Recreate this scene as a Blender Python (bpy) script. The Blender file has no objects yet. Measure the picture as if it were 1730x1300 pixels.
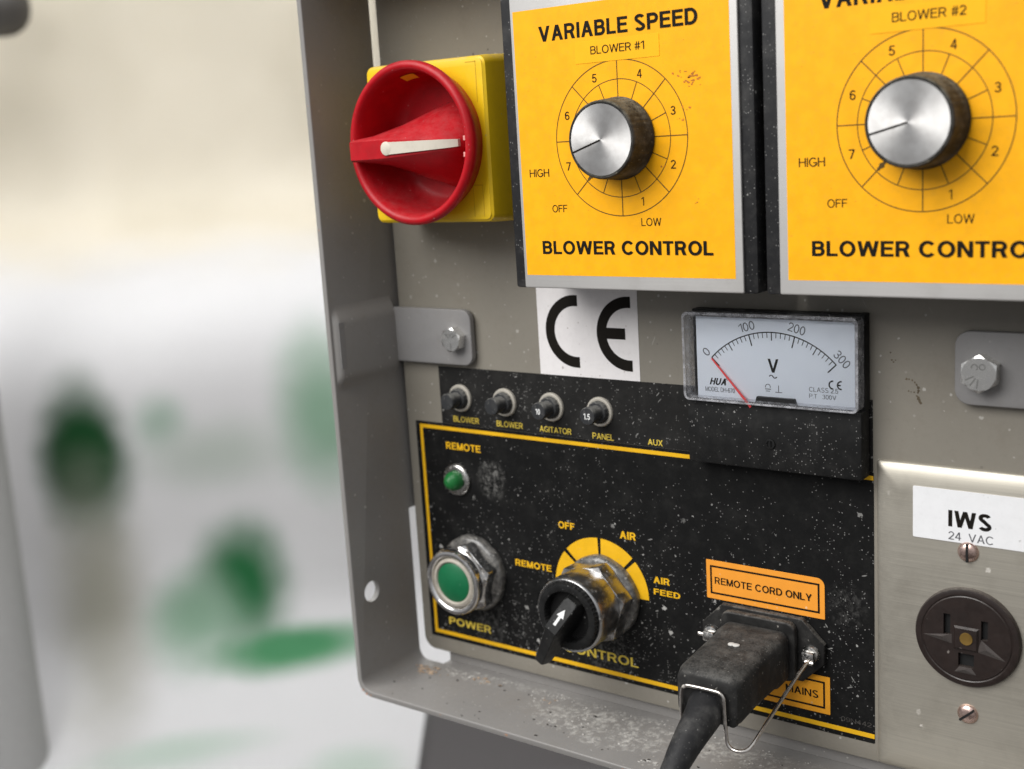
import bpy, bmesh, math, random, os
from mathutils import Vector, Matrix, noise
random.seed(7)
PI = math.pi
MM = 0.001
scene = bpy.context.scene
C = scene.collection

# ------------------------------------------------------------------ camera
# control panel front = plane y = 0, x to the right, z up, viewer at -y (millimetres, scaled to metres)
CAM = Vector((233.94, -404.52, 2.48))
A_, B_, C_ = 1.3763, 0.6567, -0.0618
ROT = (Matrix.Rotation(B_, 3, 'Z') @ Matrix.Rotation(A_, 3, 'X') @ Matrix.Rotation(C_, 3, 'Z'))
F_PX = 2111.7
cam_d = bpy.data.cameras.new('camera')
cam = bpy.data.objects.new('camera', cam_d)
C.objects.link(cam)
cam.matrix_world = Matrix.Translation(CAM * MM) @ ROT.to_4x4()
cam_d.sensor_width = 36.0
cam_d.sensor_fit = 'HORIZONTAL'
cam_d.lens = F_PX / 1730 * 36
cam_d.clip_start = 0.01
cam_d.clip_end = 60
cam_d.dof.use_dof = True
cam_d.dof.focus_distance = 0.445
cam_d.dof.aperture_fstop = 10.5
scene.camera = cam

# ------------------------------------------------------------------ world + lamps
world = bpy.data.worlds.new('World')
scene.world = world
world.use_nodes = True
wn = world.node_tree
wn.nodes.clear()
wo = wn.nodes.new('ShaderNodeOutputWorld')
wb = wn.nodes.new('ShaderNodeBackground')
wt = wn.nodes.new('ShaderNodeTexCoord')
ws = wn.nodes.new('ShaderNodeSeparateXYZ')
wr = wn.nodes.new('ShaderNodeValToRGB')
wn.links.new(wt.outputs['Generated'], ws.inputs[0])
wm = wn.nodes.new('ShaderNodeMapRange')
wm.inputs[1].default_value = -1
wm.inputs[2].default_value = 1
wn.links.new(ws.outputs['Z'], wm.inputs[0])
wn.links.new(wm.outputs[0], wr.inputs[0])
wr.color_ramp.elements[0].position = 0.25
wr.color_ramp.elements[0].color = (0.10, 0.09, 0.085, 1)
wr.color_ramp.elements[1].position = 0.8
wr.color_ramp.elements[1].color = (0.80, 0.82, 0.85, 1)
wn.links.new(wr.outputs[0], wb.inputs[0])
wb.inputs[1].default_value = 0.85
wn.links.new(wb.outputs[0], wo.inputs[0])


def area(name, loc, target, size, power, color=(1, 1, 1), size_y=None):
    d = bpy.data.lights.new(name, 'AREA')
    d.energy = power
    d.color = color
    d.size = size
    if size_y:
        d.shape = 'RECTANGLE'
        d.size_y = size_y
    o = bpy.data.objects.new(name, d)
    C.objects.link(o)
    o.location = loc
    o.rotation_euler = (Vector(target) - Vector(loc)).to_track_quat('-Z', 'Y').to_euler()
    return o


area('key_lamp', (-0.40, -1.05, 0.95), (0.0, 0.0, -0.09), 1.25, 33.0, (1.0, 0.990, 0.970))  # unseen area lamp placed as soft key, upper left and front
area('backdrop_fill', (-1.40, 0.75, 1.75), (-1.72, 1.15, -0.2), 1.3, 49.0, (1.0, 0.99, 0.975))  # unseen lamp added overhead to brighten the backdrop

scene.view_settings.view_transform = 'Standard'
scene.view_settings.look = 'None'
scene.view_settings.exposure = 0.0
scene.view_settings.gamma = 1.0
scene.view_settings.use_curve_mapping = False


# ------------------------------------------------------------------ material helpers
class NT:
    def __init__(self, name):
        self.m = bpy.data.materials.new(name)
        self.m.use_nodes = True
        self.t = self.m.node_tree
        self.t.nodes.clear()
        self.out = self.n('ShaderNodeOutputMaterial')
        tc = self.n('ShaderNodeTexCoord')
        mp = self.n('ShaderNodeMapping')
        mp.inputs['Scale'].default_value = (1000, 1000, 1000)
        self.l(tc.outputs['Object'], mp.inputs['Vector'])
        self.mm = mp.outputs['Vector']          # object coordinates in millimetres

    def n(self, k, **kw):
        x = self.t.nodes.new(k)
        for a, b in kw.items():
            setattr(x, a, b)
        return x

    def l(self, a, b):
        self.t.links.new(a, b)

    def put(self, sock, v):
        if isinstance(v, (int, float)):
            sock.default_value = v
        elif isinstance(v, (tuple, list)):
            sock.default_value = v if len(v) != 3 or sock.type == 'VECTOR' else (*v, 1)
        else:
            self.l(v, sock)

    def math(self, op, a, b=0.0, c=0.0, clamp=False):
        x = self.n('ShaderNodeMath', operation=op, use_clamp=clamp)
        self.put(x.inputs[0], a)
        self.put(x.inputs[1], b)
        self.put(x.inputs[2], c)
        return x.outputs[0]

    def noise(self, scale, detail=3, rough=0.55, vec=None, dist=0.0):
        x = self.n('ShaderNodeTexNoise')
        x.inputs['Scale'].default_value = scale
        x.inputs['Detail'].default_value = detail
        x.inputs['Roughness'].default_value = rough
        x.inputs['Distortion'].default_value = dist
        self.l(vec or self.mm, x.inputs['Vector'])
        return x.outputs['Fac']

    def ramp(self, v, a, b, lo=0.0, hi=1.0):
        x = self.n('ShaderNodeMapRange', interpolation_type='SMOOTHSTEP')
        self.put(x.inputs[0], v)
        x.inputs[1].default_value = a
        x.inputs[2].default_value = b
        x.inputs[3].default_value = lo
        x.inputs[4].default_value = hi
        return x.outputs[0]

    def mix(self, f, a, b):
        x = self.n('ShaderNodeMix', data_type='RGBA')
        self.put(x.inputs[0], f)
        self.put(x.inputs[6], a)
        self.put(x.inputs[7], b)
        return x.outputs[2]

    def scaled(self, s, rot=(0, 0, 0), loc=(0, 0, 0)):
        x = self.n('ShaderNodeMapping')
        x.inputs['Rotation'].default_value = rot
        x.inputs['Location'].default_value = loc
        self.l(self.mm, x.inputs['Vector'])
        x2 = self.n('ShaderNodeMapping')
        x2.inputs['Scale'].default_value = s
        self.l(x.outputs['Vector'], x2.inputs['Vector'])
        return x2.outputs['Vector']

    def warp(self, vec, scale, amount):
        x = self.n('ShaderNodeTexNoise')
        x.inputs['Scale'].default_value = scale
        x.inputs['Detail'].default_value = 2
        self.l(vec, x.inputs['Vector'])
        s = self.n('ShaderNodeVectorMath', operation='SUBTRACT')
        self.l(x.outputs['Color'], s.inputs[0])
        s.inputs[1].default_value = (.5, .5, .5)
        k = self.n('ShaderNodeVectorMath', operation='SCALE')
        self.l(s.outputs[0], k.inputs[0])
        k.inputs['Scale'].default_value = amount
        a = self.n('ShaderNodeVectorMath', operation='ADD')
        self.l(vec, a.inputs[0])
        self.l(k.outputs[0], a.inputs[1])
        return a.outputs[0]

    def specks(self, cell, size, density, vec=None, warp=0.5, soft=0.35):
        """irregular flecks: one per Voronoi cell (cell mm wide), size in mm, density 0..1"""
        v = vec or self.mm
        if warp:
            v = self.warp(v, 1.1 / max(size, .05), warp * size * 2.2)
        x = self.n('ShaderNodeTexVoronoi', feature='F1')
        x.inputs['Scale'].default_value = 1.0 / cell
        self.l(v, x.inputs['Vector'])
        sp = self.n('ShaderNodeSeparateColor')
        self.l(x.outputs['Color'], sp.inputs[0])
        th = self.math('MULTIPLY', sp.outputs[1], size / cell)
        d = self.math('SUBTRACT', th, x.outputs['Distance'])
        m = self.ramp(d, 0.0, size / cell * soft)
        k = self.math('LESS_THAN', sp.outputs[0], density)
        vary = self.ramp(sp.outputs[2], 0, 1, .25, 1)
        return self.math('MULTIPLY', self.math('MULTIPLY', m, k), vary)

    def principled(self, color, rough=0.5, metal=0.0, normal=None, spec=0.5, coat=0.0, **kw):
        p = self.n('ShaderNodeBsdfPrincipled')
        self.put(p.inputs['Base Color'], color)
        self.put(p.inputs['Roughness'], rough)
        self.put(p.inputs['Metallic'], metal)
        self.put(p.inputs['Specular IOR Level'], spec)
        self.put(p.inputs['Coat Weight'], coat)
        for k, v in kw.items():
            self.put(p.inputs[k.replace('_', ' ')], v)
        if normal is not None:
            self.l(normal, p.inputs['Normal'])
        self.l(p.outputs[0], self.out.inputs[0])
        return p

    def bump(self, h, strength=0.3, dist=0.1):
        b = self.n('ShaderNodeBump')
        b.inputs['Strength'].default_value = strength
        b.inputs['Distance'].default_value = dist * MM
        self.l(h, b.inputs['Height'])
        return b.outputs[0]


def mx(t, *ms):
    r = ms[0]
    for m in ms[1:]:
        r = t.math('MAXIMUM', r, m)
    return r


M = {}


def mat_paint(name, col, rough=0.45, dust=0.25, dark=0.25, tint=0.05, bumps=0.06, light=(0.5, 0.48, 0.44), grime=0.12, patches=()):
    t = NT(name)
    base = t.mix(t.ramp(t.noise(0.03, 4), .3, .7), tuple(c * (1 - tint) for c in col), tuple(c * (1 + tint) for c in col))
    base = t.mix(t.math('MULTIPLY', t.ramp(t.noise(0.06, 6, .72), .45, .75), grime), base, (0.11, 0.085, 0.06))
    base = t.mix(t.math('MULTIPLY', t.ramp(t.noise(0.45, 5, .7), .52, .75), .12), base, (0.09, 0.075, 0.06))
    # scuffs: short pale scratches
    masks = [t.specks(3.0, 0.55, dust), t.specks(7, 0.95, dust), t.specks(17, 1.7, dust * .8, warp=1.2)]
    for rot in (.5, 1.2, -.4):
        v = t.scaled((1, .3, .12), (rot * .3, rot, 0), (rot * 11, 0, 5))
        masks.append(t.math('MULTIPLY', t.specks(6, .35, dust * .5, vec=v, warp=.4), .6))
    s = t.math('MULTIPLY', mx(t, *masks), 0.75)
    base = t.mix(s, base, light)
    k = t.math('MULTIPLY', mx(t, t.specks(8, 0.6, dark), t.specks(21, 1.3, dark * .8, warp=1.1)), 0.75)
    base = t.mix(k, base, (0.06, 0.045, 0.035))
    h = t.math('ADD', t.noise(1.6, 2), t.math('MULTIPLY', s, .8))
    if patches:
        g = t.n('ShaderNodeNewGeometry')
        sg = t.n('ShaderNodeSeparateXYZ')
        t.l(g.outputs['Normal'], sg.inputs[0])
        up = t.math('GREATER_THAN', sg.outputs[2], .8)
        sx = t.n('ShaderNodeSeparateXYZ')
        t.l(t.mm, sx.inputs[0])
        env = None
        for cx, cy, rx, ry, amt in patches:
            dx = t.math('DIVIDE', t.math('SUBTRACT', sx.outputs[0], cx), rx)
            dy = t.math('DIVIDE', t.math('SUBTRACT', sx.outputs[1], cy), ry)
            d = t.math('ADD', t.math('MULTIPLY', dx, dx), t.math('MULTIPLY', dy, dy))
            e = t.ramp(d, .15, 1.5, amt, 0)
            env = e if env is None else t.math('MAXIMUM', env, e)
        n1 = t.ramp(t.math('ADD', t.noise(.13, 7, .72, dist=1.2), t.math('MULTIPLY', env, .18)), .58, .72)
        n2 = t.math('MULTIPLY', t.ramp(t.noise(.42, 6, .75), .42, .62), .95)
        film = t.math('MULTIPLY', t.math('MULTIPLY', n1, n2), t.math('MULTIPLY', env, up))
        base = t.mix(film, base, (0.50, 0.485, 0.455))
        h = t.math('ADD', h, t.math('MULTIPLY', film, 2.0))
    t.principled(base, t.ramp(t.noise(.4, 3), .2, .8, rough - .06, rough + .12), normal=t.bump(h, .35, bumps))
    return t.m


def mat_black(name, col=(0.012, 0.012, 0.012), rough=0.42, dust=0.45, smudge=0.10, dcol=(0.42, 0.41, 0.39), fibres=True, coarse=1.0, big=.35, lying=0.0, fall=None, clouds=(), spec=.25):
    t = NT(name)
    zone = t.ramp(t.noise(0.05, 4, .65), .36, .66, 0.12, 1.0)
    sep = t.n('ShaderNodeSeparateXYZ')
    t.l(t.mm, sep.inputs[0])
    if fall:
        zone = t.math('MULTIPLY', zone, t.ramp(sep.outputs[2], fall[0], fall[1], 1.25, .35))
    d1 = t.math('MULTIPLY', zone, dust)
    f1 = t.math('MULTIPLY', t.specks(0.8 * coarse, 0.34 * coarse, d1), 0.5)
    f2 = t.math('MULTIPLY', t.specks(2.1 * coarse, 0.55 * coarse, t.math('MULTIPLY', zone, dust * .8), warp=.8), 0.8)
    f3 = t.math('MULTIPLY', t.specks(9 * coarse, 1.15 * coarse, big, warp=1.1), 0.9)
    masks = [f1, f2, f3]
    if fibres:
        for rot in (.6, -.75, 1.9):
            v = t.scaled((1, 1, .22), (0, rot, 0), (rot * 7, 0, 3))
            masks.append(t.math('MULTIPLY', t.specks(2.2, 0.30, t.math('MULTIPLY', zone, .3), vec=v, warp=.5), 0.6))
    s = mx(t, *masks)
    haze = t.math('MULTIPLY', t.ramp(t.noise(.11, 6, .7), .42, .78), smudge)
    base = t.mix(haze, col, (0.28, 0.27, 0.25))
    for cx, cz, rr, amt in clouds:      # rubbed, chalky smears
        dx = t.math('DIVIDE', t.math('SUBTRACT', sep.outputs[0], cx), rr)
        dz = t.math('DIVIDE', t.math('SUBTRACT', sep.outputs[2], cz), rr * 1.15)
        d = t.math('ADD', t.math('MULTIPLY', dx, dx), t.math('MULTIPLY', dz, dz))
        e = t.math('MULTIPLY', t.ramp(d, .05, 1.3, 1, 0), t.ramp(t.noise(.38, 8, .78, dist=.8), .44, .68))
        base = t.mix(t.math('MULTIPLY', e, amt), base, (0.36, 0.35, 0.33))
    if lying:
        base = t.mix(settled(t, lying), base, dcol)
    base = t.mix(s, base, dcol)
    r = t.math('ADD', t.math('MULTIPLY', t.ramp(t.noise(.3, 4), .3, .7), .16), rough)
    t.principled(base, t.math('ADD', r, t.math('MULTIPLY', s, .4), clamp=True), normal=t.bump(s, .5, .12), spec=spec)
    return t.m


def settled(t, amount, lo=.15, hi=.8):
    """fine dust lying on whatever faces upwards, patchy"""
    g = t.n('ShaderNodeNewGeometry')
    sg = t.n('ShaderNodeSeparateXYZ')
    t.l(g.outputs['Normal'], sg.inputs[0])
    up = t.ramp(sg.outputs[2], lo, hi)
    n = t.ramp(t.math('ADD', t.math('MULTIPLY', t.noise(.22, 6, .7), .6), t.math('MULTIPLY', t.noise(1.6, 4, .7), .5)), .38, .72)
    return t.math('MULTIPLY', t.math('MULTIPLY', up, n), amount)


def mat_plain(name, col, rough=0.45, var=0.05, dust=0.0, metal=0.0, spec=0.5, dcol=(0.5, 0.47, 0.42), dirt=0.0, coat=0.0, lying=0.0):
    t = NT(name)
    base = t.mix(t.ramp(t.noise(0.2, 4), .3, .7), tuple(c * (1 - var) for c in col), tuple(min(1, c * (1 + var)) for c in col))
    nrm = None
    if dirt:
        base = t.mix(t.math('MULTIPLY', t.ramp(t.noise(.5, 6, .72), .48, .72), dirt), base, (0.16, 0.13, 0.10))
    if dust:
        s = mx(t, t.specks(1.3, .42, dust), t.specks(4.2, .8, dust * .8))
        base = t.mix(t.math('MULTIPLY', s, .75), base, dcol)
        nrm = t.bump(s, .4, .08)
    if lying:
        base = t.mix(settled(t, lying), base, dcol)
    t.principled(base, t.ramp(t.noise(.7, 3), .2, .8, rough - .05, rough + .08), metal, nrm, spec, coat)
    return t.m


def mat_chrome(name, col=(0.75, 0.74, 0.72), rough=0.12, dust=0.5, film=0.35, metal=1.0):
    t = NT(name)
    f = t.math('MULTIPLY', t.ramp(t.noise(.35, 6, .7), .48, .75), film)
    s = mx(t, t.math('MULTIPLY', t.specks(1.1, .4, dust), .8), t.math('MULTIPLY', t.specks(3.5, .8, dust * .7), .9), f)
    base = t.mix(s, col, (0.40, 0.37, 0.33))
    t.principled(base, t.math('ADD', rough, t.math('MULTIPLY', s, .6), clamp=True), t.math('SUBTRACT', metal, t.math('MULTIPLY', s, .95 * metal)),
                 t.bump(t.math('ADD', s, t.math('MULTIPLY', t.noise(.25, 2), .12)), .3, .12))
    return t.m


def mat_brushed(name, col, rough=0.3, scale=(0.02, 1, 5.0), amount=0.12, dust=0.15, dirt=0.2):
    """metal brushed along x"""
    t = NT(name)
    g = t.noise(1.2, 4, .7, vec=t.scaled(scale))
    base = t.mix(g, tuple(c * (1 - amount) for c in col), tuple(min(1, c * (1 + amount)) for c in col))
    base = t.mix(t.math('MULTIPLY', t.ramp(t.noise(.06, 5, .65), .45, .75), dirt), base, (0.20, 0.17, 0.13))
    s = mx(t, t.math('MULTIPLY', t.specks(4, .6, dust), .8), t.math('MULTIPLY', t.specks(10, 1.5, dust * 1.4, warp=.9), .8))
    base = t.mix(s, base, (0.6, 0.57, 0.52))
    t.principled(base, t.math('ADD', t.math('MULTIPLY', g, .2), rough), t.math('SUBTRACT', .9, t.math('MULTIPLY', s, .9)), t.bump(g, .12, .05))
    return t.m


def mat_spun(name):
    """turned aluminium: circular brushing gives the bow-tie highlight"""
    t = NT(name)
    tan = t.n('ShaderNodeTangent', direction_type='RADIAL', axis='Y')
    base = t.mix(t.ramp(t.noise(.25, 4), .3, .75), (0.66, 0.65, 0.635), (0.54, 0.525, 0.51))
    s = t.math('MULTIPLY', t.specks(4, .5, .2), .6)
    base = t.mix(s, base, (.3, .27, .24))
    p = t.principled(base, 0.44, 1.0)
    p.inputs['Anisotropic'].default_value = 0.72
    t.l(tan.outputs[0], p.inputs['Tangent'])
    return t.m


M['frame'] = mat_paint('grey frame paint', (0.238, 0.227, 0.216), 0.40, .5, .25, grime=.15, patches=((-36, -19, 40, 16, 1), (8, -12, 40, 10, .9), (-112, -6, 30, 6, .8), (60, -10, 50, 9, .9), (-65, -4, 90, 4, .7), (-4, -33, 6, 4, .9)))
M['panel'] = mat_paint('beige grey panel paint', (0.236, 0.216, 0.180), 0.46, .75, .6, grime=.24)
M['strap'] = mat_paint('grey strap paint', (0.235, 0.228, 0.225), 0.45, .10, .12)
M['label_top'] = mat_black('dusty black breaker label', (0.014, 0.0135, 0.013), .52, .34, .05, big=.10, spec=.16)
M['label_low'] = mat_black('dusty black legend label', (0.006, 0.006, 0.006), .52, .52, .035, big=.7, fall=(8, 90), clouds=((-64, 78, 8, .5), (-70, 12, 10, .3), (-8, 14, 14, .3), (60, 28, 18, .14), (95, 50, 8, .14)), spec=.14)
M['box'] = mat_black('black moulded box', (0.015, 0.015, 0.016), .5, .5, .12, fibres=True, big=.25, lying=.5)
M['meter_box'] = mat_black('black meter moulding', (0.009, 0.009, 0.009), .5, .45, .05, fibres=True, big=.2, lying=.3, spec=.18)
M['plug'] = mat_black('dusty black rubber', (0.016, 0.0155, 0.015), .52, .5, .11, (0.27, 0.255, 0.23), coarse=1.0, big=.5, lying=.24)
M['inlet'] = mat_black('black inlet plastic', (0.012, 0.0115, 0.011), .5, .55, .10, (0.30, 0.28, 0.25), big=.4, lying=.4, spec=.2)
M['cord'] = mat_black('black cord sheath', (0.016, 0.016, 0.017), .48, .25, .18, (0.26, 0.25, 0.24), fibres=False, big=.1)
M['knob'] = mat_black('dirty black knob', (0.016, 0.015, 0.013), .55, .45, .28, (0.30, 0.28, 0.21), lying=.5, fibres=False, big=.2)
M['breaker'] = mat_black('dusty black bakelite', (0.030, 0.031, 0.033), .42, .34, .14, (0.35, 0.34, 0.31), fibres=False, big=.2, coarse=.8, lying=.55)  # dust on upward faces also paints the caps' rim highlight
M['selector'] = mat_black('black switch plastic', (0.010, 0.010, 0.010), .34, .14, .05, fibres=False, big=.1)
M['bakelite'] = mat_plain('brown bakelite', (0.020, 0.013, 0.011), .36, .15, .16, dcol=(.26, .23, .21), lying=.25)
M['yellow_face'] = mat_plain('orange yellow faceplate film', (0.93, 0.425, 0.005), .45, .05, .07, dcol=(0.50, .18, .02), spec=.22, dirt=.08)
M['yellow_sticker'] = mat_plain('yellow paper label', (0.94, 0.455, 0.008), .6, .02, spec=.2)
M['orange'] = mat_plain('orange paper label', (0.86, 0.33, 0.035), .6, .03, .06, dcol=(.8, .6, .4), spec=.25)
M['mains'] = mat_plain('amber paper label', (0.80, 0.34, 0.020), .6, .04, .06, dcol=(.6, .4, .2), spec=.25)
M['yellow_print'] = mat_plain('yellow print', (0.80, 0.44, 0.010), .5, .05, .10, dcol=(.35, .30, .2), spec=.3)
M['dull_print'] = mat_plain('dull yellow print', (0.72, 0.53, 0.070), .5, .12, .08, dcol=(.30, .27, .2), spec=.3)
M['black_print'] = mat_plain('black print', (0.010, 0.008, 0.006), .6, .1, spec=.12)
M['brown_print'] = mat_plain('thin brown black print', (0.10, 0.055, 0.008), .5, .1, spec=.3)
M['grey_print'] = mat_plain('grey print', (0.10, 0.10, 0.11), .5, .1, spec=.3)
M['white_print'] = mat_plain('white print', (0.75, 0.75, 0.74), .5, .05, spec=.3)
M['white_label'] = mat_plain('white paper label', (0.80, 0.77, 0.765), .55, .02, .09, dirt=.07, dcol=(.35, .3, .28), spec=.3)
M['white_plastic'] = mat_plain('white vinyl label', (0.82, 0.82, 0.83), .4, .015, .05, dirt=.05, dcol=(.5, .5, .48), spec=.4)
M['dial_paper'] = mat_plain('pale meter dial', (0.86, 0.91, 1.0), .6, .01, spec=.2)
M['needle'] = mat_plain('red needle', (1.0, 0.09, 0.09), .6, .0, spec=.3)
M['red'] = mat_plain('red switch plastic', (0.41, 0.003, 0.009), .38, .08, .09, dcol=(.55, .25, .24), dirt=.06, spec=.30, lying=.13)
M['yellow_box'] = mat_plain('yellow switch plastic', (0.82, 0.53, 0.006), .42, .03, .06, dcol=(.42, .36, .24), dirt=.05, lying=.5)
M['rust'] = mat_plain('rusty paint chip', (.42, .24, .16), .8, .3)
M['mark_metal'] = mat_plain('stamped steel', (.33, .325, .31), .35, .1, metal=.8)
M['groove'] = mat_plain('yellow groove', (.62, .38, .006), .5)
M['ivory'] = mat_plain('ivory pointer', (0.62, 0.57, 0.48), .4, .03, dirt=.10)
M['plate_alu'] = mat_brushed('satin aluminium plate', (0.60, 0.585, 0.565), .42, amount=.06, dust=.10, dirt=.12)
M['outlet_plate'] = mat_brushed('brushed steel outlet plate', (0.57, 0.535, 0.46), .42, amount=.30, dust=.40, dirt=.2)
M['spun'] = mat_spun('turned aluminium cap')
M['chrome'] = mat_chrome('dusty chrome', (.80, .79, .78), .15, .30, .22)
M['dirty_chrome'] = mat_chrome('dusty dull chrome', (.55, .54, .52), .2, .6, .75)
M['satin_chrome'] = mat_chrome('dusty satin chrome', (.46, .455, .45), .28, .40, .30)
M['zinc'] = mat_chrome('zinc plated steel', (.80, .79, .76), .26, .08, .12)
M['nickel'] = mat_chrome('tarnished nickel ring', (.74, .69, .60), .36, .2, .15, .55)
M['screw'] = mat_chrome('oval head screw', (.66, .48, .42), .26, .15, .25)
M['brass'] = mat_plain('brass contact', (.42, .26, .07), .35, .1, metal=.8)
M['wire'] = mat_chrome('bright steel wire', (.62, .58, .54), .16, .15, .2)
M['green_button'] = mat_plain('green button plastic', (0.004, 0.13, 0.048), .38, .05, .05, dcol=(.10, .28, .18))
M['beige_ring'] = mat_plain('beige ring', (0.42, 0.38, 0.32), .45, .08, .1, dirt=.45)
M['slot'] = mat_plain('black slot shade', (0.004, 0.004, 0.004), .7, .1)  # black stands in for the shade inside slots
M['dirt_mark'] = mat_plain('brown smear', (0.115, 0.088, 0.055), .8, .3)
M['orange_stain'] = mat_plain('rusty stain', (0.50, 0.16, 0.012), .7, .3)
M['chips'] = mat_plain('wood shaving', (0.42, 0.31, 0.22), .8, .35)
M['fluff'] = mat_plain('pale fibre fluff', (0.55, 0.53, 0.50), .9, .2)
M['soot'] = mat_plain('dark crumb', (0.05, 0.045, 0.04), .8, .3)


def mat_gasket():
    t = NT('milky gasket')
    n = t.ramp(t.noise(.45, 6, .7), .35, .7)
    base = t.mix(n, (0.055, 0.053, 0.05), (0.20, 0.19, 0.175))
    s = mx(t, t.specks(1.2, .45, .4), t.specks(3.2, .8, .3))
    base = t.mix(s, base, (0.5, .48, .45))
    t.principled(base, .3, 0, t.bump(n, .25, .1), coat=.4)
    return t.m


M['gasket'] = mat_gasket()


def mat_lens():
    t = NT('green lamp lens')
    w = t.n('ShaderNodeTexWave', wave_type='BANDS', bands_direction='DIAGONAL')
    w.inputs['Scale'].default_value = .9
    w.inputs['Distortion'].default_value = 3
    t.l(t.mm, w.inputs['Vector'])
    base = t.mix(w.outputs['Fac'], (0.005, 0.075, 0.018), (0.02, 0.22, 0.05))
    t.principled(base, .3, 0, t.bump(w.outputs['Fac'], .3, .3), spec=.4)
    return t.m


M['lens'] = mat_lens()


def mat_clear():
    t = NT('clear acrylic cover')
    tr = t.n('ShaderNodeBsdfTransparent')
    tr.inputs[0].default_value = (0.985, 0.988, 0.99, 1)
    gl = t.n('ShaderNodeBsdfGlossy')
    gl.inputs['Roughness'].default_value = .06
    fr = t.n('ShaderNodeFresnel')
    fr.inputs['IOR'].default_value = 1.45
    mxs = t.n('ShaderNodeMixShader')
    t.l(fr.outputs[0], mxs.inputs[0])
    t.l(tr.outputs[0], mxs.inputs[1])
    t.l(gl.outputs[0], mxs.inputs[2])
    t.l(mxs.outputs[0], t.out.inputs[0])
    return t.m


M['clear'] = mat_clear()


def mat_clear_edge():
    t = NT('acrylic edge with painted highlight')
    tr = t.n('ShaderNodeBsdfTransparent')
    tr.inputs[0].default_value = (0.93, 0.93, 0.94, 1)
    p = t.n('ShaderNodeBsdfPrincipled')
    p.inputs['Base Color'].default_value = (.70, .70, .73, 1)  # pale grey mixed in to paint the bright edge highlights
    p.inputs['Roughness'].default_value = .18
    x = t.n('ShaderNodeMixShader')
    t.l(t.ramp(t.noise(.35, 5, .7), .35, .7, .10, .45), x.inputs[0])
    t.l(tr.outputs[0], x.inputs[1])
    t.l(p.outputs[0], x.inputs[2])
    t.l(x.outputs[0], t.out.inputs[0])
    return t.m


M['clear_edge'] = mat_clear_edge()

# ------------------------------------------------------------------ object helpers
ORIGIN = {}


def thing(name, label, cat, loc=(0, 0, 0), group=None):
    o = bpy.data.objects.new(name, None)
    o.empty_display_size = .01
    C.objects.link(o)
    o.location = Vector(loc) * MM
    o['label'] = label
    o['category'] = cat
    if group:
        o['group'] = group
    ORIGIN[o] = Vector(loc)
    return o


def tag(o, label=None, cat=None, group=None, kind=None):
    if label:
        o['label'] = label
    if cat:
        o['category'] = cat
    if group:
        o['group'] = group
    if kind:
        o['kind'] = kind
    return o


def link(name, me, mat, parent=None, smooth=40, origin=None):
    """mesh data given in world mm -> one object (metres), local to its thing"""
    org = ORIGIN[parent] if parent else Vector(origin or (0, 0, 0))
    for v in me.vertices:
        v.co = (v.co - org) * MM
    if smooth:
        me.polygons.foreach_set('use_smooth', [True] * len(me.polygons))
        me.set_sharp_from_angle(angle=math.radians(smooth))
    me.materials.clear()
    me.materials.append(M[mat] if isinstance(mat, str) else mat)
    me.name = name
    o = bpy.data.objects.new(name, me)
    C.objects.link(o)
    if parent:
        o.parent = parent
    else:
        o.location = org * MM
    ORIGIN[o] = org
    return o


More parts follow.
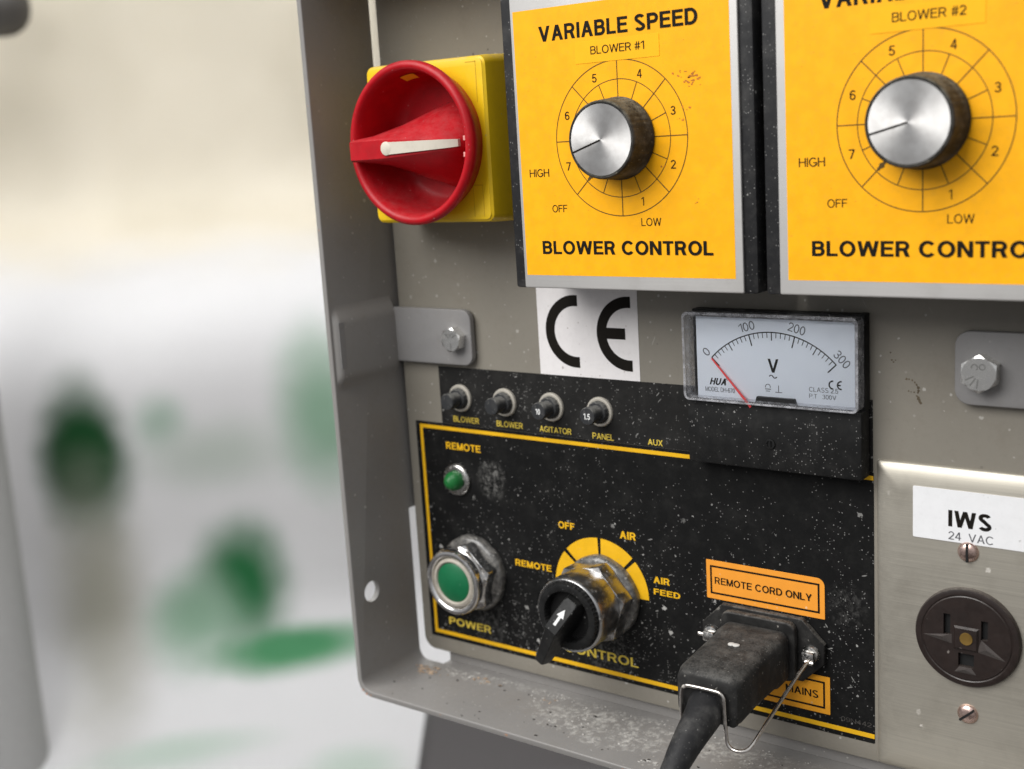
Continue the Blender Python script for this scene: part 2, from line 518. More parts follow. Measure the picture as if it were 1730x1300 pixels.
class MB:
    def __init__(self):
        self.bm = bmesh.new()

    def box(self, x0, x1, y0, y1, z0, z1, bev=0.0, seg=2, mtx=None):
        t = bmesh.new()
        bmesh.ops.create_cube(t, size=1)
        bmesh.ops.scale(t, vec=(x1 - x0, y1 - y0, z1 - z0), verts=t.verts)
        bmesh.ops.translate(t, vec=((x0 + x1) / 2, (y0 + y1) / 2, (z0 + z1) / 2), verts=t.verts)
        if bev:
            bmesh.ops.bevel(t, geom=t.edges[:], offset=bev, segments=seg, profile=.5, affect='EDGES')
        self.add(t, mtx)
        return self

    def add(self, t, mtx=None):
        if mtx:
            bmesh.ops.transform(t, matrix=mtx, verts=t.verts)
        me = bpy.data.meshes.new('tmp')
        t.to_mesh(me)
        t.free()
        self.bm.from_mesh(me)
        bpy.data.meshes.remove(me)

    def add_mesh(self, me):
        self.bm.from_mesh(me)
        bpy.data.meshes.remove(me)
        return self

    def lathe(self, cx, cz, prof, seg=64, phase=0.0, radial=None):
        """profile [(y, r)...] turned about the line x=cx, z=cz; runs back to front outside, r=0 closes"""
        rings = []
        for y, r in prof:
            if r <= 1e-6:
                rings.append([self.bm.verts.new((cx, y, cz))])
            else:
                ring = []
                for i in range(seg):
                    a = phase + 2 * PI * i / seg
                    rr = r * (radial(a, y) if radial else 1)
                    ring.append(self.bm.verts.new((cx + rr * math.cos(a), y, cz + rr * math.sin(a))))
                rings.append(ring)
        for a, b in zip(rings, rings[1:]):
            for i in range(seg):
                j = (i + 1) % seg
                if len(a) == 1 and len(b) == 1:
                    continue
                if len(a) == 1:
                    self.bm.faces.new((a[0], b[j], b[i]))
                elif len(b) == 1:
                    self.bm.faces.new((a[i], a[j], b[0]))
                else:
                    self.bm.faces.new((a[i], a[j], b[j], b[i]))
        return self

    def loft(self, sections, cap=True):
        """sections: lists of points with equal count"""
        rs = [[self.bm.verts.new(p) for p in s] for s in sections]
        n = len(rs[0])
        for a, b in zip(rs, rs[1:]):
            for i in range(n):
                j = (i + 1) % n
                self.bm.faces.new((a[i], a[j], b[j], b[i]))
        if cap:
            self.bm.faces.new(rs[0])
            self.bm.faces.new(rs[-1])
        return self

    def tube(self, pts, radii, seg=16, cap=True):
        pts = [Vector(p) for p in pts]
        if isinstance(radii, (int, float)):
            radii = [radii] * len(pts)
        prev = None
        secs = []
        for i, p in enumerate(pts):
            d = (pts[min(i + 1, len(pts) - 1)] - pts[max(i - 1, 0)]).normalized()
            if prev is None:
                u = d.orthogonal().normalized()
            else:
                u = (prev - d * prev.dot(d)).normalized()
            prev = u
            w = d.cross(u)
            secs.append([p + (u * math.cos(2 * PI * k / seg) + w * math.sin(2 * PI * k / seg)) * radii[i] for k in range(seg)])
        return self.loft(secs, cap)

    def poly(self, pts):
        self.bm.faces.new([self.bm.verts.new(p) for p in pts])
        return self

    def rect(self, x0, x1, z0, z1, y):
        return self.poly([(x0, y, z0), (x1, y, z0), (x1, y, z1), (x0, y, z1)])

    def strip(self, a, b, w, y):
        a = Vector((a[0], 0, a[1]))
        b = Vector((b[0], 0, b[1]))
        d = (b - a).normalized()
        n = Vector((-d.z, 0, d.x)) * w / 2
        o = Vector((0, y, 0))
        return self.poly([a - n + o, b - n + o, b + n + o, a + n + o])

    def arc(self, cx, cz, r0, r1, a0, a1, y, seg=64):
        ps = []
        for i in range(seg + 1):
            a = math.radians(a0 + (a1 - a0) * i / seg)
            ps.append([self.bm.verts.new((cx + r * math.cos(a), y, cz + r * math.sin(a))) for r in (r0, r1)])
        for p, q in zip(ps, ps[1:]):
            self.bm.faces.new((p[0], p[1], q[1], q[0]))
        return self

    def build(self, name, mat, parent=None, smooth=40, origin=None, fix=True):
        if fix:
            bmesh.ops.recalc_face_normals(self.bm, faces=self.bm.faces[:])
        me = bpy.data.meshes.new(name)
        self.bm.to_mesh(me)
        self.bm.free()
        return link(name, me, mat, parent, smooth, origin)

    def flat(self, name, mat, parent=None, origin=None):
        """thin print facing -y"""
        for f in self.bm.faces:
            f.normal_update()
            if f.normal.y > 0:
                f.normal_flip()
        return self.build(name, mat, parent, 0, origin, False)


def rrect(x0, x1, z0, z1, r, seg=8, rs=None):
    """rounded rectangle outline; rs = radii for (lower left, lower right, upper right, upper left)"""
    rs = rs or (r, r, r, r)
    pts = []
    for (cx, cz, a0), rr in zip(((x0, z0, 180), (x1, z0, 270), (x1, z1, 0), (x0, z1, 90)), rs):
        ox = cx + (rr if cx == x0 else -rr)
        oz = cz + (rr if cz == z0 else -rr)
        if rr < 1e-4:
            pts.append((cx, cz))
            continue
        for i in range(seg + 1):
            a = math.radians(a0 + 90 * i / seg)
            pts.append((ox + rr * math.cos(a), oz + rr * math.sin(a)))
    return pts


def circle(cx, cz, r, n=40):
    return [(cx + r * math.cos(2 * PI * i / n), cz + r * math.sin(2 * PI * i / n)) for i in range(n)]


def plate_mesh(outlines, y_front, y_back, bev=0.3, res=2):
    """flat plate with holes in the xz plane, bevelled rims, from y_front (viewer side) to y_back"""
    cu = bpy.data.curves.new('plate', 'CURVE')
    cu.dimensions = '2D'
    cu.fill_mode = 'BOTH'
    for ol in outlines:
        sp = cu.splines.new('POLY')
        sp.points.add(len(ol) - 1)
        for p, (x, z) in zip(sp.points, ol):
            p.co = (x, z, 0, 1)
        sp.use_cyclic_u = True
    th = y_back - y_front
    bev = min(bev, th * .45)
    cu.extrude = th / 2 - bev
    cu.bevel_depth = bev
    cu.bevel_resolution = res
    cu.offset = -bev
    o = bpy.data.objects.new('plate', cu)
    C.objects.link(o)
    dg = bpy.context.evaluated_depsgraph_get()
    me = bpy.data.meshes.new_from_object(o.evaluated_get(dg))
    bpy.data.objects.remove(o)
    bpy.data.curves.remove(cu)
    ym = (y_front + y_back) / 2
    for v in me.vertices:
        x, z, h = v.co
        v.co = (x, ym - h, z)
    bm = bmesh.new()
    bm.from_mesh(me)
    bmesh.ops.remove_doubles(bm, verts=bm.verts, dist=1e-4)
    bmesh.ops.recalc_face_normals(bm, faces=bm.faces[:])
    bm.to_mesh(me)
    bm.free()
    return me


# ------------------------------------------------------------------ lettering: a plain grotesque drawn stroke by stroke (cap height 1)
def g_arc(cx, cz, rx, rz, a0, a1, n=14):
    return [(cx + rx * math.cos(math.radians(a0 + (a1 - a0) * i / n)), cz + rz * math.sin(math.radians(a0 + (a1 - a0) * i / n))) for i in range(n + 1)]


def glyph(ch, s):
    """returns (polygons, width); s = stroke weight"""
    h = s / 2
    P = []

    def bar(x0, x1, z0, z1):
        P.append([(x0, z0), (x1, z0), (x1, z1), (x0, z1)])

    def dia(x0, z0, x1, z1, d):
        P.append([(x0, z0), (x0 + d, z0), (x1 + d, z1), (x1, z1)])

    def rib(pts, t=s):
        n = len(pts)
        L, R = [], []
        for i in range(n):
            a = Vector(pts[max(i - 1, 0)])
            b = Vector(pts[min(i + 1, n - 1)])
            d = (b - a).normalized()
            if 0 < i < n - 1:
                d1 = (Vector(pts[i]) - a).normalized()
                k = max(.6, abs(d1.dot(d)))
            else:
                k = 1
            q = Vector((-d.y, d.x)) * t / 2 / k
            p = Vector(pts[i])
            L.append(p + q)
            R.append(p - q)
        for i in range(n - 1):
            P.append([tuple(R[i]), tuple(R[i + 1]), tuple(L[i + 1]), tuple(L[i])])

    q = s * .92          # thinner horizontals
    k = q / 2
    if ch == 'I':
        w = s; bar(0, s, 0, 1)
    elif ch in 'LEFTH':
        w = {'L': .60, 'E': .66, 'F': .62, 'T': .68, 'H': .74}[ch]
        if ch == 'T':
            bar(0, w, 1 - q, 1); bar(w / 2 - h, w / 2 + h, 0, 1 - q)
        else:
            bar(0, s, 0, 1)
            if ch == 'H':
                bar(w - s, w, 0, 1); bar(s, w - s, .52 - k, .52 + k)
            if ch in 'EF':
                bar(s, w, 1 - q, 1); bar(s, w * .92, .525 - k, .525 + k)
            if ch in 'EL':
                bar(s, w, 0, q)
    elif ch in 'AVWMNXY':
        d = s * 1.1
        if ch in 'AV':
            w = .80
            if ch == 'A':
                dia(0, 0, w / 2 - d / 2, 1, d); dia(w - d, 0, w / 2 - d / 2, 1, d); bar(.19, w - .19, .26, .26 + q)
            else:
                dia(w / 2 - d / 2, 0, 0, 1, d); dia(w / 2 - d / 2, 0, w - d, 1, d)
        elif ch == 'W':
            w = 1.12; d = s * 1.02; c = w / 4
            dia(c - d / 2, 0, 0, 1, d); dia(c - d / 2, 0, w / 2 - d / 2, 1, d); dia(3 * c - d / 2, 0, w / 2 - d / 2, 1, d); dia(3 * c - d / 2, 0, w - d, 1, d)
        elif ch == 'M':
            w = .86
            bar(0, s, 0, 1); bar(w - s, w, 0, 1); dia(w / 2 - d / 2, 0, 0, 1, d); dia(w / 2 - d / 2, 0, w - d, 1, d)
        elif ch == 'N':
            w = .75
            bar(0, s, 0, 1); bar(w - s, w, 0, 1); dia(w - d, 0, 0, 1, d)
        elif ch == 'X':
            w = .74; d = s * 1.2
            dia(0, 0, w - d, 1, d); dia(w - d, 0, 0, 1, d)
        else:
            w = .76; d = s * 1.15
            bar(w / 2 - h, w / 2 + h, 0, .44); dia(w / 2 - d / 2, .40, 0, 1, d); dia(w / 2 - d / 2, .40, w - d, 1, d)
    elif ch in 'OQ0':
        w = .86 if ch != '0' else .60
        rib(g_arc(w / 2, .5, w / 2 - h, .515 - k, 0, 360, 40))
    elif ch in 'CG':
        w = .82
        if ch == 'C':
            rib(g_arc(.43, .5, .43 - h, .515 - k, 40, 320, 34))
        else:
            rib(g_arc(.43, .5, .43 - h, .515 - k, 42, 338, 34)); bar(.46, w + .01, .50 - q, .50); bar(w - s + .01, w + .01, .15, .50 - q)
    elif ch == 'D':
        w = .76; r = w - .36
        bar(0, s, 0, 1)
        rib([(s, 1 - k), (.34, 1 - k)] + g_arc(.34, .5, w - .34 - h, .5 - k, 90, -90, 24)[1:] + [(s, k)])
    elif ch in 'PRB':
        w = .70
        bar(0, s, 0, 1)
        m = .47 if ch != 'B' else .53
        rr = (1 - k - m) / 2
        w1 = w - (.03 if ch == 'B' else 0)
        rib([(s, 1 - k), (.40, 1 - k)] + g_arc(.40, m + rr, w1 - .40 - h, rr, 90, -90, 18)[1:] + [(s, m)])
        if ch == 'R':
            w = .74; dia(w - s * 1.25, 0, .34, m, s * 1.15)
        if ch == 'B':
            r2 = (m - k) / 2
            rib([(s, m), (.40, m)] + g_arc(.40, k + r2, w - .40 - h, r2, 90, -90, 18)[1:] + [(s, k)])
    elif ch in 'SU':
        w = .70
        if ch == 'U':
            w = .74
            rib([(h, 1), (h, .36)] + g_arc(w / 2, .36, w / 2 - h, .375 - k, 180, 360, 22)[1:] + [(w - h, 1)])
        else:
            a = .33 - h
            rib(g_arc(.345, .755, a * .97, .26 - k, 22, 232, 22) + [(.35, .505)] + g_arc(.35, .245, a, .26 - k, 60, -160, 24))
    elif ch == '1':
        w = .40
        bar(w - s, w, 0, 1); P.append([(0, .70), (0, .70 + q), (w - s, 1.0), (w - s, 1.0 - q * 1.05)])
    elif ch == '2':
        w = .60
        rib(g_arc(.30, .70, .30 - h, .30 - k, 172, -38, 22) + [(h * 1.3, q * .75)]); bar(0, w, 0, q)
    elif ch == '3':
        w = .60
        rib(g_arc(.29, .74, .25 - h * .6, .26 - k, 165, -80, 22)); rib(g_arc(.29, .265, .31 - h, .275 - k, 84, -165, 24)); bar(.2, .36, .52 - k, .52 + k)
    elif ch == '4':
        w = .64
        bar(.40, .40 + s, 0, 1); bar(0, w, .23, .23 + q); dia(0, .28, .40 - .02, 1, s * 1.05)
    elif ch == '5':
        w = .60
        bar(.10, w - .03, 1 - q, 1); dia(.03, .46, .10, 1 - q + .001, s); rib(g_arc(.30, .32, .30 - h, .33 - k, 138, -160, 26))
    elif ch in '69':
        w = .60
        pts = g_arc(.30, .31, .30 - h, .32 - k, 0, 360, 30)
        t2 = g_arc(.33, .56, .33 - h, .44 - k, 42, 190, 20)
        if ch == '9':
            pts = [(w - x, 1 - z) for x, z in pts]
            t2 = [(w - x, 1 - z) for x, z in t2]
        rib(pts); rib(t2)
    elif ch == '7':
        w = .60
        bar(0, w, 1 - q, 1); dia(.14, 0, w - s * 1.1, 1 - q, s * 1.1)
    elif ch == '8':
        w = .60
        rib(g_arc(.30, .75, .26 - h, .26 - k, 0, 360, 26)); rib(g_arc(.30, .265, .30 - h, .275 - k, 0, 360, 30))
    elif ch == '#':
        w = .66
        t = s * .8
        bar(0, w, .62, .62 + t); bar(0, w, .27, .27 + t); dia(.10, 0, .22, 1, t); dia(.36, 0, .48, 1, t)
    elif ch == '.':
        w = s * 1.1; bar(0, w, 0, s * 1.1)
    elif ch == '-':
        w = .36; bar(0, w, .36, .36 + q)
    elif ch == '~':
        w = 1.0
        rib([(x / 20, .5 + .32 * math.sin(2 * PI * x / 20)) for x in range(21)], s)
    else:
        w = .34
    return P, w


def text_mesh(s, x0, x1, z0, z1, y, weight=.13, slant=0.0, rot=0.0):
    """lettering fitted into x0..x1, z0..z1 (inked box) on plane y"""
    polys, pen = [], 0.0
    for ch in s:
        P, w = glyph(ch, weight)
        for p in P:
            polys.append([(x + pen + z * slant, z) for x, z in p])
        pen += w + (.10 if ch != ' ' else 0.0)
    xs = [a for p in polys for a, _ in p]
    zs = [b for p in polys for _, b in p]
    ax, bx, az, bz = min(xs), max(xs), min(zs), max(zs)
    cx, cz = (x0 + x1) / 2, (z0 + z1) / 2
    cr, sr = math.cos(rot), math.sin(rot)
    bm = bmesh.new()
    for i, p in enumerate(polys):
        vs = []
        for a, b in p:
            px = x0 + (a - ax) / (bx - ax) * (x1 - x0) - cx
            pz = z0 + (b - az) / (bz - az) * (z1 - z0) - cz
            vs.append(bm.verts.new((cx + px * cr - pz * sr, y - .0006 * i, cz + px * sr + pz * cr)))
        bm.faces.new(vs)
    me = bpy.data.meshes.new('lettering')
    bm.to_mesh(me)
    bm.free()
    return me


def text(s, x0, x1, z0, z1, y, mat, parent, bold=.1, name='lettering', **kw):
    """bold 0..0.2 chooses the weight"""
    m = MB().add_mesh(text_mesh(s, x0, x1, z0, z1, y, .105 + bold * .65, **kw))
    return m.flat(name, mat, parent)


def boolean_cut(me, cutters):
    """difference of a mesh (mm) with bmesh cutters, evaluated in place"""
    o = bpy.data.objects.new('cut', me)
    C.objects.link(o)
    tmp = []
    for c in cutters:
        cm = bpy.data.meshes.new('cutter')
        bmesh.ops.recalc_face_normals(c, faces=c.faces[:])
        c.to_mesh(cm)
        c.free()
        k = bpy.data.objects.new('cutter', cm)
        C.objects.link(k)
        md = o.modifiers.new('b', 'BOOLEAN')
        md.operation = 'DIFFERENCE'
        md.object = k
        md.solver = 'EXACT'
        tmp.append(k)
    dg = bpy.context.evaluated_depsgraph_get()
    r = bpy.data.meshes.new_from_object(o.evaluated_get(dg))
    bpy.data.objects.remove(o)
    for k in tmp:
        bpy.data.objects.remove(k)
    return r


def copy_tree(o, parent=None):
    c = o.copy()
    C.objects.link(c)
    ORIGIN[c] = ORIGIN[o]
    if parent:
        c.parent = parent
    for ch in list(o.children):
        copy_tree(ch, c)
    return c


# ------------------------------------------------------------------ the cabinet frame (folded steel tray, open at the front)
XW, XR, ZF, ZT = -140.0, 151.0, -232.0, 74.0
TH = 2.6
frame = thing('cabinet_frame', 'grey painted steel cabinet frame with deep left wall and dusty bottom ledge around the panel', 'cabinet', (5.5, 0, -235))
m = plate_mesh([rrect(XW - TH, XR + TH, ZF - TH, ZT + TH, 8), rrect(XW, XR, ZF, ZT, 5.4)], -41.0, 10.0, .5)
cut = []
t = bmesh.new()
bmesh.ops.create_cone(t, cap_ends=True, segments=40, radius1=4.7, radius2=4.7, depth=30)
bmesh.ops.transform(t, matrix=Matrix.Translation((-141, -29.8, -190)) @ Matrix.Rotation(PI / 2, 4, 'Y'), verts=t.verts)
cut.append(t)
for z0, z1, xr in ((-245, -159.5, -126.0), (35.0, 70.0, -126)):
    t = bmesh.new()
    bmesh.ops.create_cube(t, size=1)
    bmesh.ops.scale(t, vec=(xr + 160, 30, z1 - z0), verts=t.verts)
    bmesh.ops.translate(t, vec=((xr - 160) / 2, -1.8 + 15, (z0 + z1) / 2), verts=t.verts)
    cut.append(t)
m = boolean_cut(m, cut)
link('frame_wall', m, 'frame', frame, 35)
rs = random.Random(8)
for x, yy, z, r in ((-60, -41.0, -233.2, .9), (-58.6, -40.9, -232.6, .5), (-139.5, -41.0, -232.0, .8), (-137.5, -41.0, -233.4, .9), (-135.0, -41.0, -233.6, .6), (-5, -41.0, -233.0, .6), (-95, -41.0, -232.9, .35), (-141.4, -41.0, -30, .4), (-141.2, -41.0, 20, .3)):
    n = 8
    pc = MB()
    pc.poly([(x + r * rs.uniform(.5, 1.3) * math.cos(q), yy - .03, z + r * .8 * rs.uniform(.5, 1.1) * math.sin(q)) for q in [2 * PI * j / n for j in range(n)]])
    pc.flat('rust_chip', 'rust', frame)
# back flange behind the panel, interrupted at the two slots
fl = MB()
fl.box(-139.9, -120, 2.6, 5, -159, 34.8)
fl.box(-125.5, 150.9, 2.6, 5, -231.9, -205)
fl.box(-120, 150.9, 2.6, 5, 50, 73.9)
fl.box(125, 150.9, 2.65, 5.1, -205, 50)
fl.build('back_flange', 'frame', frame, 0)


def hex_bolt(x, z, y, r, h, rot, parent, marks):
    b = MB()
    pts = [(y, r * .8), (y - h * .72, r), (y - h, r * .86), (y - h, 0)]
    # washer face + hexagon with chamfered crown
    def hexr(a, yy):
        k = PI / 3
        q = ((a - rot) % k) - k / 2
        return math.cos(k / 2) / math.cos(q)
    b.lathe(x, z, [(y, r), (y - h * .70, r)], 72, 0, hexr)
    rim = []
    b2 = []
    seg = 72
    for i in range(seg):
        a = 2 * PI * i / seg
        rr = r * hexr(a, 0)
        yy = y - h + max(0, (rr - r * .87)) * .55
        rim.append((a, rr, yy))
    top = [b.bm.verts.new((x + rr * math.cos(a), yy, z + rr * math.sin(a))) for a, rr, yy in rim]
    low = [b.bm.verts.new((x + rr * math.cos(a), y - h * .70, z + rr * math.sin(a))) for a, rr, yy in rim]
    inn = [b.bm.verts.new((x + r * .84 * math.cos(a), y - h, z + r * .84 * math.sin(a))) for a, rr, yy in rim]
    cen = b.bm.verts.new((x, y - h, z))
    for i in range(seg):
        j = (i + 1) % seg
        b.bm.faces.new((low[i], low[j], top[j], top[i]))
        b.bm.faces.new((top[i], top[j], inn[j], inn[i]))
        b.bm.faces.new((inn[i], inn[j], cen))
    o = b.build('bolt', 'zinc', parent, 0)
    k = MB()
    for a in marks:
        d = Vector((math.cos(a), math.sin(a)))
        k.strip((x + d.x * r * .25, z + d.y * r * .25), (x + d.x * r * .74, z + d.y * r * .74), .45, y - h - .06)
    k.arc(x - r * .2, z + r * .35, r * .12, r * .18, -60, 200, y - h - .06, 16)
    k.arc(x + r * .18, z + r * .38, r * .11, r * .17, 0, 360, y - h - .06, 16)
    k.flat('grade_mark', 'mark_metal', o)
    return o


# left strap: tab on the panel plus the saddle welded onto the wall
st = MB().add_mesh(plate_mesh([rrect(-139.0, -95.3, -90.9, -67.0, 5, rs=(0, 4.5, 4.5, 0))], -3.6, -.6, .5))
strap = st.build('mounting_strap', 'strap', frame, 35)
# saddle: a pressed rib on the wall with sloped shoulders
sd = MB()
prof = [(-98.0, -139.9), (-96.4, -139.7), (-95.0, -139.1), (-93.6, -138.1), (-92.0, -137.5), (-90, -137.35), (-70.5, -137.35), (-68.6, -137.5), (-66.8, -138.1), (-64.9, -139.0), (-63.2, -139.7), (-62.0, -139.9)]
ys = [-40.6, -39.6, -4.5, -3.2]
secs = []
for yy, ins in ((-39.6, 2.6), (-39.0, 1.4), (-38.0, .3), (-36.8, 0), (-5.2, 0), (-3.4, 0)):
    secs.append([(max(-139.96, x - ins), yy, z) for z, x in prof] + [(-140.6, yy, prof[-1][0]), (-140.6, yy, prof[0][0])])
sd.loft(secs)
sadd = sd.build('strap_saddle', 'frame', frame, 50)
sw = MB()
sw.box(-137.6, -137.25, -38.6, -35.6, -88.0, -71.4, .1)
sw.box(-137.6, -137.25, -38.6, -35.6, -71.1, -68.6, .1)
sw.build('weld_slot', 'strap', sadd, 0)
hex_bolt(-103.2, -79.4, -3.6, 5.4, 4.2, .35, strap, (2.4, .7, -PI / 2))
# right strap
st = MB().add_mesh(plate_mesh([rrect(105.6, 150.8, -91.0, -66.8, 5, rs=(5, 0, 0, 5))], -3.6, -.6, .5))
strap2 = st.build('mounting_strap', 'strap', frame, 35)
hex_bolt(114.6, -79.8, -3.6, 6.3, 4.6, .52, strap2, (3.6, 4.1, 4.6))

# ------------------------------------------------------------------ panel sheet
panel = thing('control_panel', 'beige grey painted steel panel carrying all the switches, labels and the meter', 'panel', (6, 0, -226.5))
link('panel_sheet', plate_mesh([rrect(-138.0, 149, -226.5, 71, 6)], 0.0, 2.2, .4), 'panel', panel, 35)
sm = MB()
rs = random.Random(5)
for i, (cx, cz, r) in enumerate([(88.6, -84.6, .35), (89.5, -84.5, .3), (90.6, -84.9, .28), (91.5, -85.5, .3), (92.1, -86.3, .34), (92.6, -87.3, .5), (92.7, -88.2, .45), (92.4, -88.9, .3), (92.2, -90.1, .3), (92.6, -90.8, .5), (93.1, -91.6, .5), (93.4, -92.4, .4),
                                 (91.2, -88.9, .3), (90.2, -88.8, .22), (89.4, -88.6, .25), (83.6, -78.3, .3), (84.2, -79.0, .25), (84.9, -78.4, .2), (83.2, -75.8, .3)]):
    sm.poly([(cx + r * rs.uniform(.6, 1.5) * math.cos(q), -.05 - .002 * i, cz + r * rs.uniform(.6, 1.7) * math.sin(q)) for q in [2 * PI * j / 8 for j in range(8)]])
sm.flat('smear', 'dirt_mark', panel)

# ------------------------------------------------------------------ black legend labels
lab = thing('breaker_label', 'upper black label strip naming the four breakers and AUX in thin yellow letters', 'label', (-20, 0, -118))
link('label_sheet', plate_mesh([rrect(-117.6, 77, -118.05, -92.6, .2)], -.16, -.01, .05), 'label_top', lab, 0)
for s, x0, x1, z0, z1 in (('BLOWER', -110.9, -96.7, -116.8, -114.2), ('BLOWER', -87.2, -73.4, -116.8, -114.2), ('AGITATOR', -64.7, -48.9, -116.9, -114.4),
                          ('PANEL', -38.7, -28.6, -117.4, -114.9), ('AUX', -13.0, -6.4, -117.4, -115.0)):
    text(s, x0, x1, z0, z1, -.22, 'dull_print', lab, .05)

lab = thing('legend_label', 'large dusty black label with yellow border around the push button and selector', 'label', (-28, 0, -219))
link('label_sheet', plate_mesh([rrect(-133.2, 77.2, -219.7, -118.15, .6)], -.16, -.01, .05), 'label_low', lab, 0)
b = MB()
b.rect(-130.8, 77.1, -121.1, -119.5, -.21)
b.rect(-130.8, 77.1, -217.8, -216.0, -.21)
b.rect(-130.8, -129.2, -216.0, -121.1, -.21)
b.flat('border_line', 'yellow_print', lab)
for s, x0, x1, z0, z1, bo in (('REMOTE', -116.3, -97.0, -129.6, -126.3, .12), ('POWER', -122.0, -97.8, -212.4, -208.8, .1),
                              ('OFF', -58.0, -49.9, -157.6, -154.5, .14), ('AIR', -27.9, -20.5, -157.6, -154.4, .14),
                              ('REMOTE', -81.8, -62.8, -177.8, -174.8, .14), ('AIR', -13.0, -5.7, -173.9, -171.1, .14),
                              ('FEED', -13.1, -1.1, -178.7, -176.2, .14), ('CONTROL', -58.5, -21.7, -212.1, -208.0, .1)):
    text(s, x0, x1, z0, z1, -.22, 'yellow_print' if bo > .11 else 'dull_print', lab, bo)
text('09N442', 64.5, 76.0, -213.6, -211.8, -.22, 'soot', lab, 0)
b = MB()
for a0, a1 in ((180, 140.5), (136, 92), (88, 46.5), (42, 0)):
    b.arc(-38.1, -181.8, 13.0, 22.7, a0, a1, -.22, 20)
b.flat('dial_band', 'yellow_print', lab)

# ------------------------------------------------------------------ blower controllers
def controller(ox, num, frame_x, plate_x, face_x, ang, label, loc_label):
    D = -31.8
    z0, z1 = -52.6, 52.6
    t = thing('blower_controller', label, 'speed controller', (ox, 0, z0), 'blower speed controllers')
    h = MB()
    h.box(ox + frame_x[0], ox + frame_x[1], -30.6, -.4, z0 - .2, z1 + .2, 1.0)
    h.build('housing', 'box', t, 35)
    pl = link('face_plate', plate_mesh([rrect(ox + plate_x[0], ox + plate_x[1], z0, z1, .6)], D + .05, -30.61, .35), 'plate_alu', t, 35)
    f = MB()
    f.rect(ox + face_x[0], ox + face_x[1], -47.8, 46.4, D)
    film = f.flat('yellow_film', 'yellow_face', t)
    y = D - .06
    for s, x0, x1, a, b_, bo in (('VARIABLE SPEED', -31.9, 31.5, 34.9, 40.4, .14), ('BLOWER CONTROL', -35.2, 34.8, -40.1, -35.1, .14),
                                 ('HIGH', -39.2, -30.5, -12.1, -9.2, .03), ('OFF', -29.9, -23.4, -24.9, -22.2, .03), ('LOW', 7.3, 15.2, -30.1, -27.3, .03)):
        text(s, ox + x0, ox + x1, a, b_, y, 'black_print', film, bo)
    for s, cx, cz in (('5', -9.3, 20.9), ('4', 8.8, 21.1), ('3', 21.3, 8.2), ('2', 20.7, -9.5), ('1', 8.2, -21.6), ('7', -21.9, -8.7), ('6', -21.4, 8.9)):
        w = .5 if s == '1' else .95
        text(s, ox + cx - w, ox + cx + w, cz - 1.45, cz + 1.45, y, 'black_print', film, .05, name='number')
    d = MB()
    d.arc(ox, 0, 26.32, 26.65, 0, 360, y, 128)
    d.arc(ox, 0, 19.85, 20.15, 0, 360, y + .02, 128)
    for k in range(8):
        a = math.radians(90 + 45 * k)
        d.strip((ox + 13 * math.cos(a), 13 * math.sin(a)), (ox + 26.4 * math.cos(a), 26.4 * math.sin(a)), .33, y - .02)
        a += math.radians(22.5)
        if abs(math.degrees(a) % 360 - 202.5) > 40 or True:
            d.strip((ox + 13 * math.cos(a), 13 * math.sin(a)), (ox + 19.9 * math.cos(a), 19.9 * math.sin(a)), .3, y - .02)
    a = math.radians(225)
    d.arc(ox + 17.6 * math.cos(a), 17.6 * math.sin(a), 0.05, .85, 0, 360, y - .04, 20)
    d.strip((ox + 15.5 * math.cos(a), 15.5 * math.sin(a)), (ox + 19.4 * math.cos(a), 19.4 * math.sin(a)), .9, y - .05)
    d.flat('dial_scale', 'brown_print', film)
    # paper name strip
    sx = (-16.7, 16.9) if num == 1 else (-15.8, 17.7)
    sk = link('name_strip', plate_mesh([rrect(ox + sx[0], ox + sx[1], 26.2, 33.6, .2)], D - .13, D - .07, .02), 'yellow_sticker', t, 0)
    text('BLOWER #%d' % num, ox + (-10.3 if num == 1 else -9.2), ox + (11.2 if num == 1 else 12.3), 28.9, 31.7, D - .18, 'black_print', sk, .03)
    if num == 1:
        sn = MB()
        rnd = random.Random(3)
        for cx, cz, n, sp in ((26.5, 19.5, 16, 2.2), (28.5, 17.2, 14, 2.4), (27, 9, 5, 1.6), (24, 5, 4, 1.5), (29.5, -22, 4, .9), (17, -10, 3, .8)):
            for _ in range(n):
                x = ox + cx + rnd.gauss(0, sp)
                z = cz + rnd.gauss(0, sp * .35)
                r = rnd.uniform(.12, .5)
                sn.poly([(x + r * rnd.uniform(.6, 1.6) * math.cos(q), y - .01 - .0015 * _, z + r * rnd.uniform(.4, 1) * math.sin(q)) for q in [2 * PI * j / 7 for j in range(7)]])
        sn.flat('stain', 'orange_stain', film)
    # knob
    kn = MB()
    def flute(a, yy):
        return 1 + (.006 * math.cos(a * 40) if -43 < yy < -33.4 else 0)
    kn.lathe(ox, 0, [(-32.0, 13.6), (-32.3, 14.1), (-33.3, 14.1), (-33.5, 13.9), (-42.8, 13.2), (-43.6, 13.1), (-44.1, 12.7), (-44.1, 12.2), (-43.7, 12.1), (-43.7, 0)], 144, 0, flute)
    kb = kn.build('knob', 'knob', t, 45)
    cp = MB()
    cp.lathe(ox, 0, [(-43.75, 12.05), (-44.0, 11.95), (-44.0, 0)], 96)
    cb = cp.build('knob_cap', 'spun', kb, 30)
    p = MB()
    a = math.radians(ang)
    p.strip((ox + .3 * math.cos(a), .3 * math.sin(a)), (ox + 12.3 * math.cos(a), 12.3 * math.sin(a)), .62, -44.06)
    p.flat('pointer_line', 'black_print', kb)
    return t


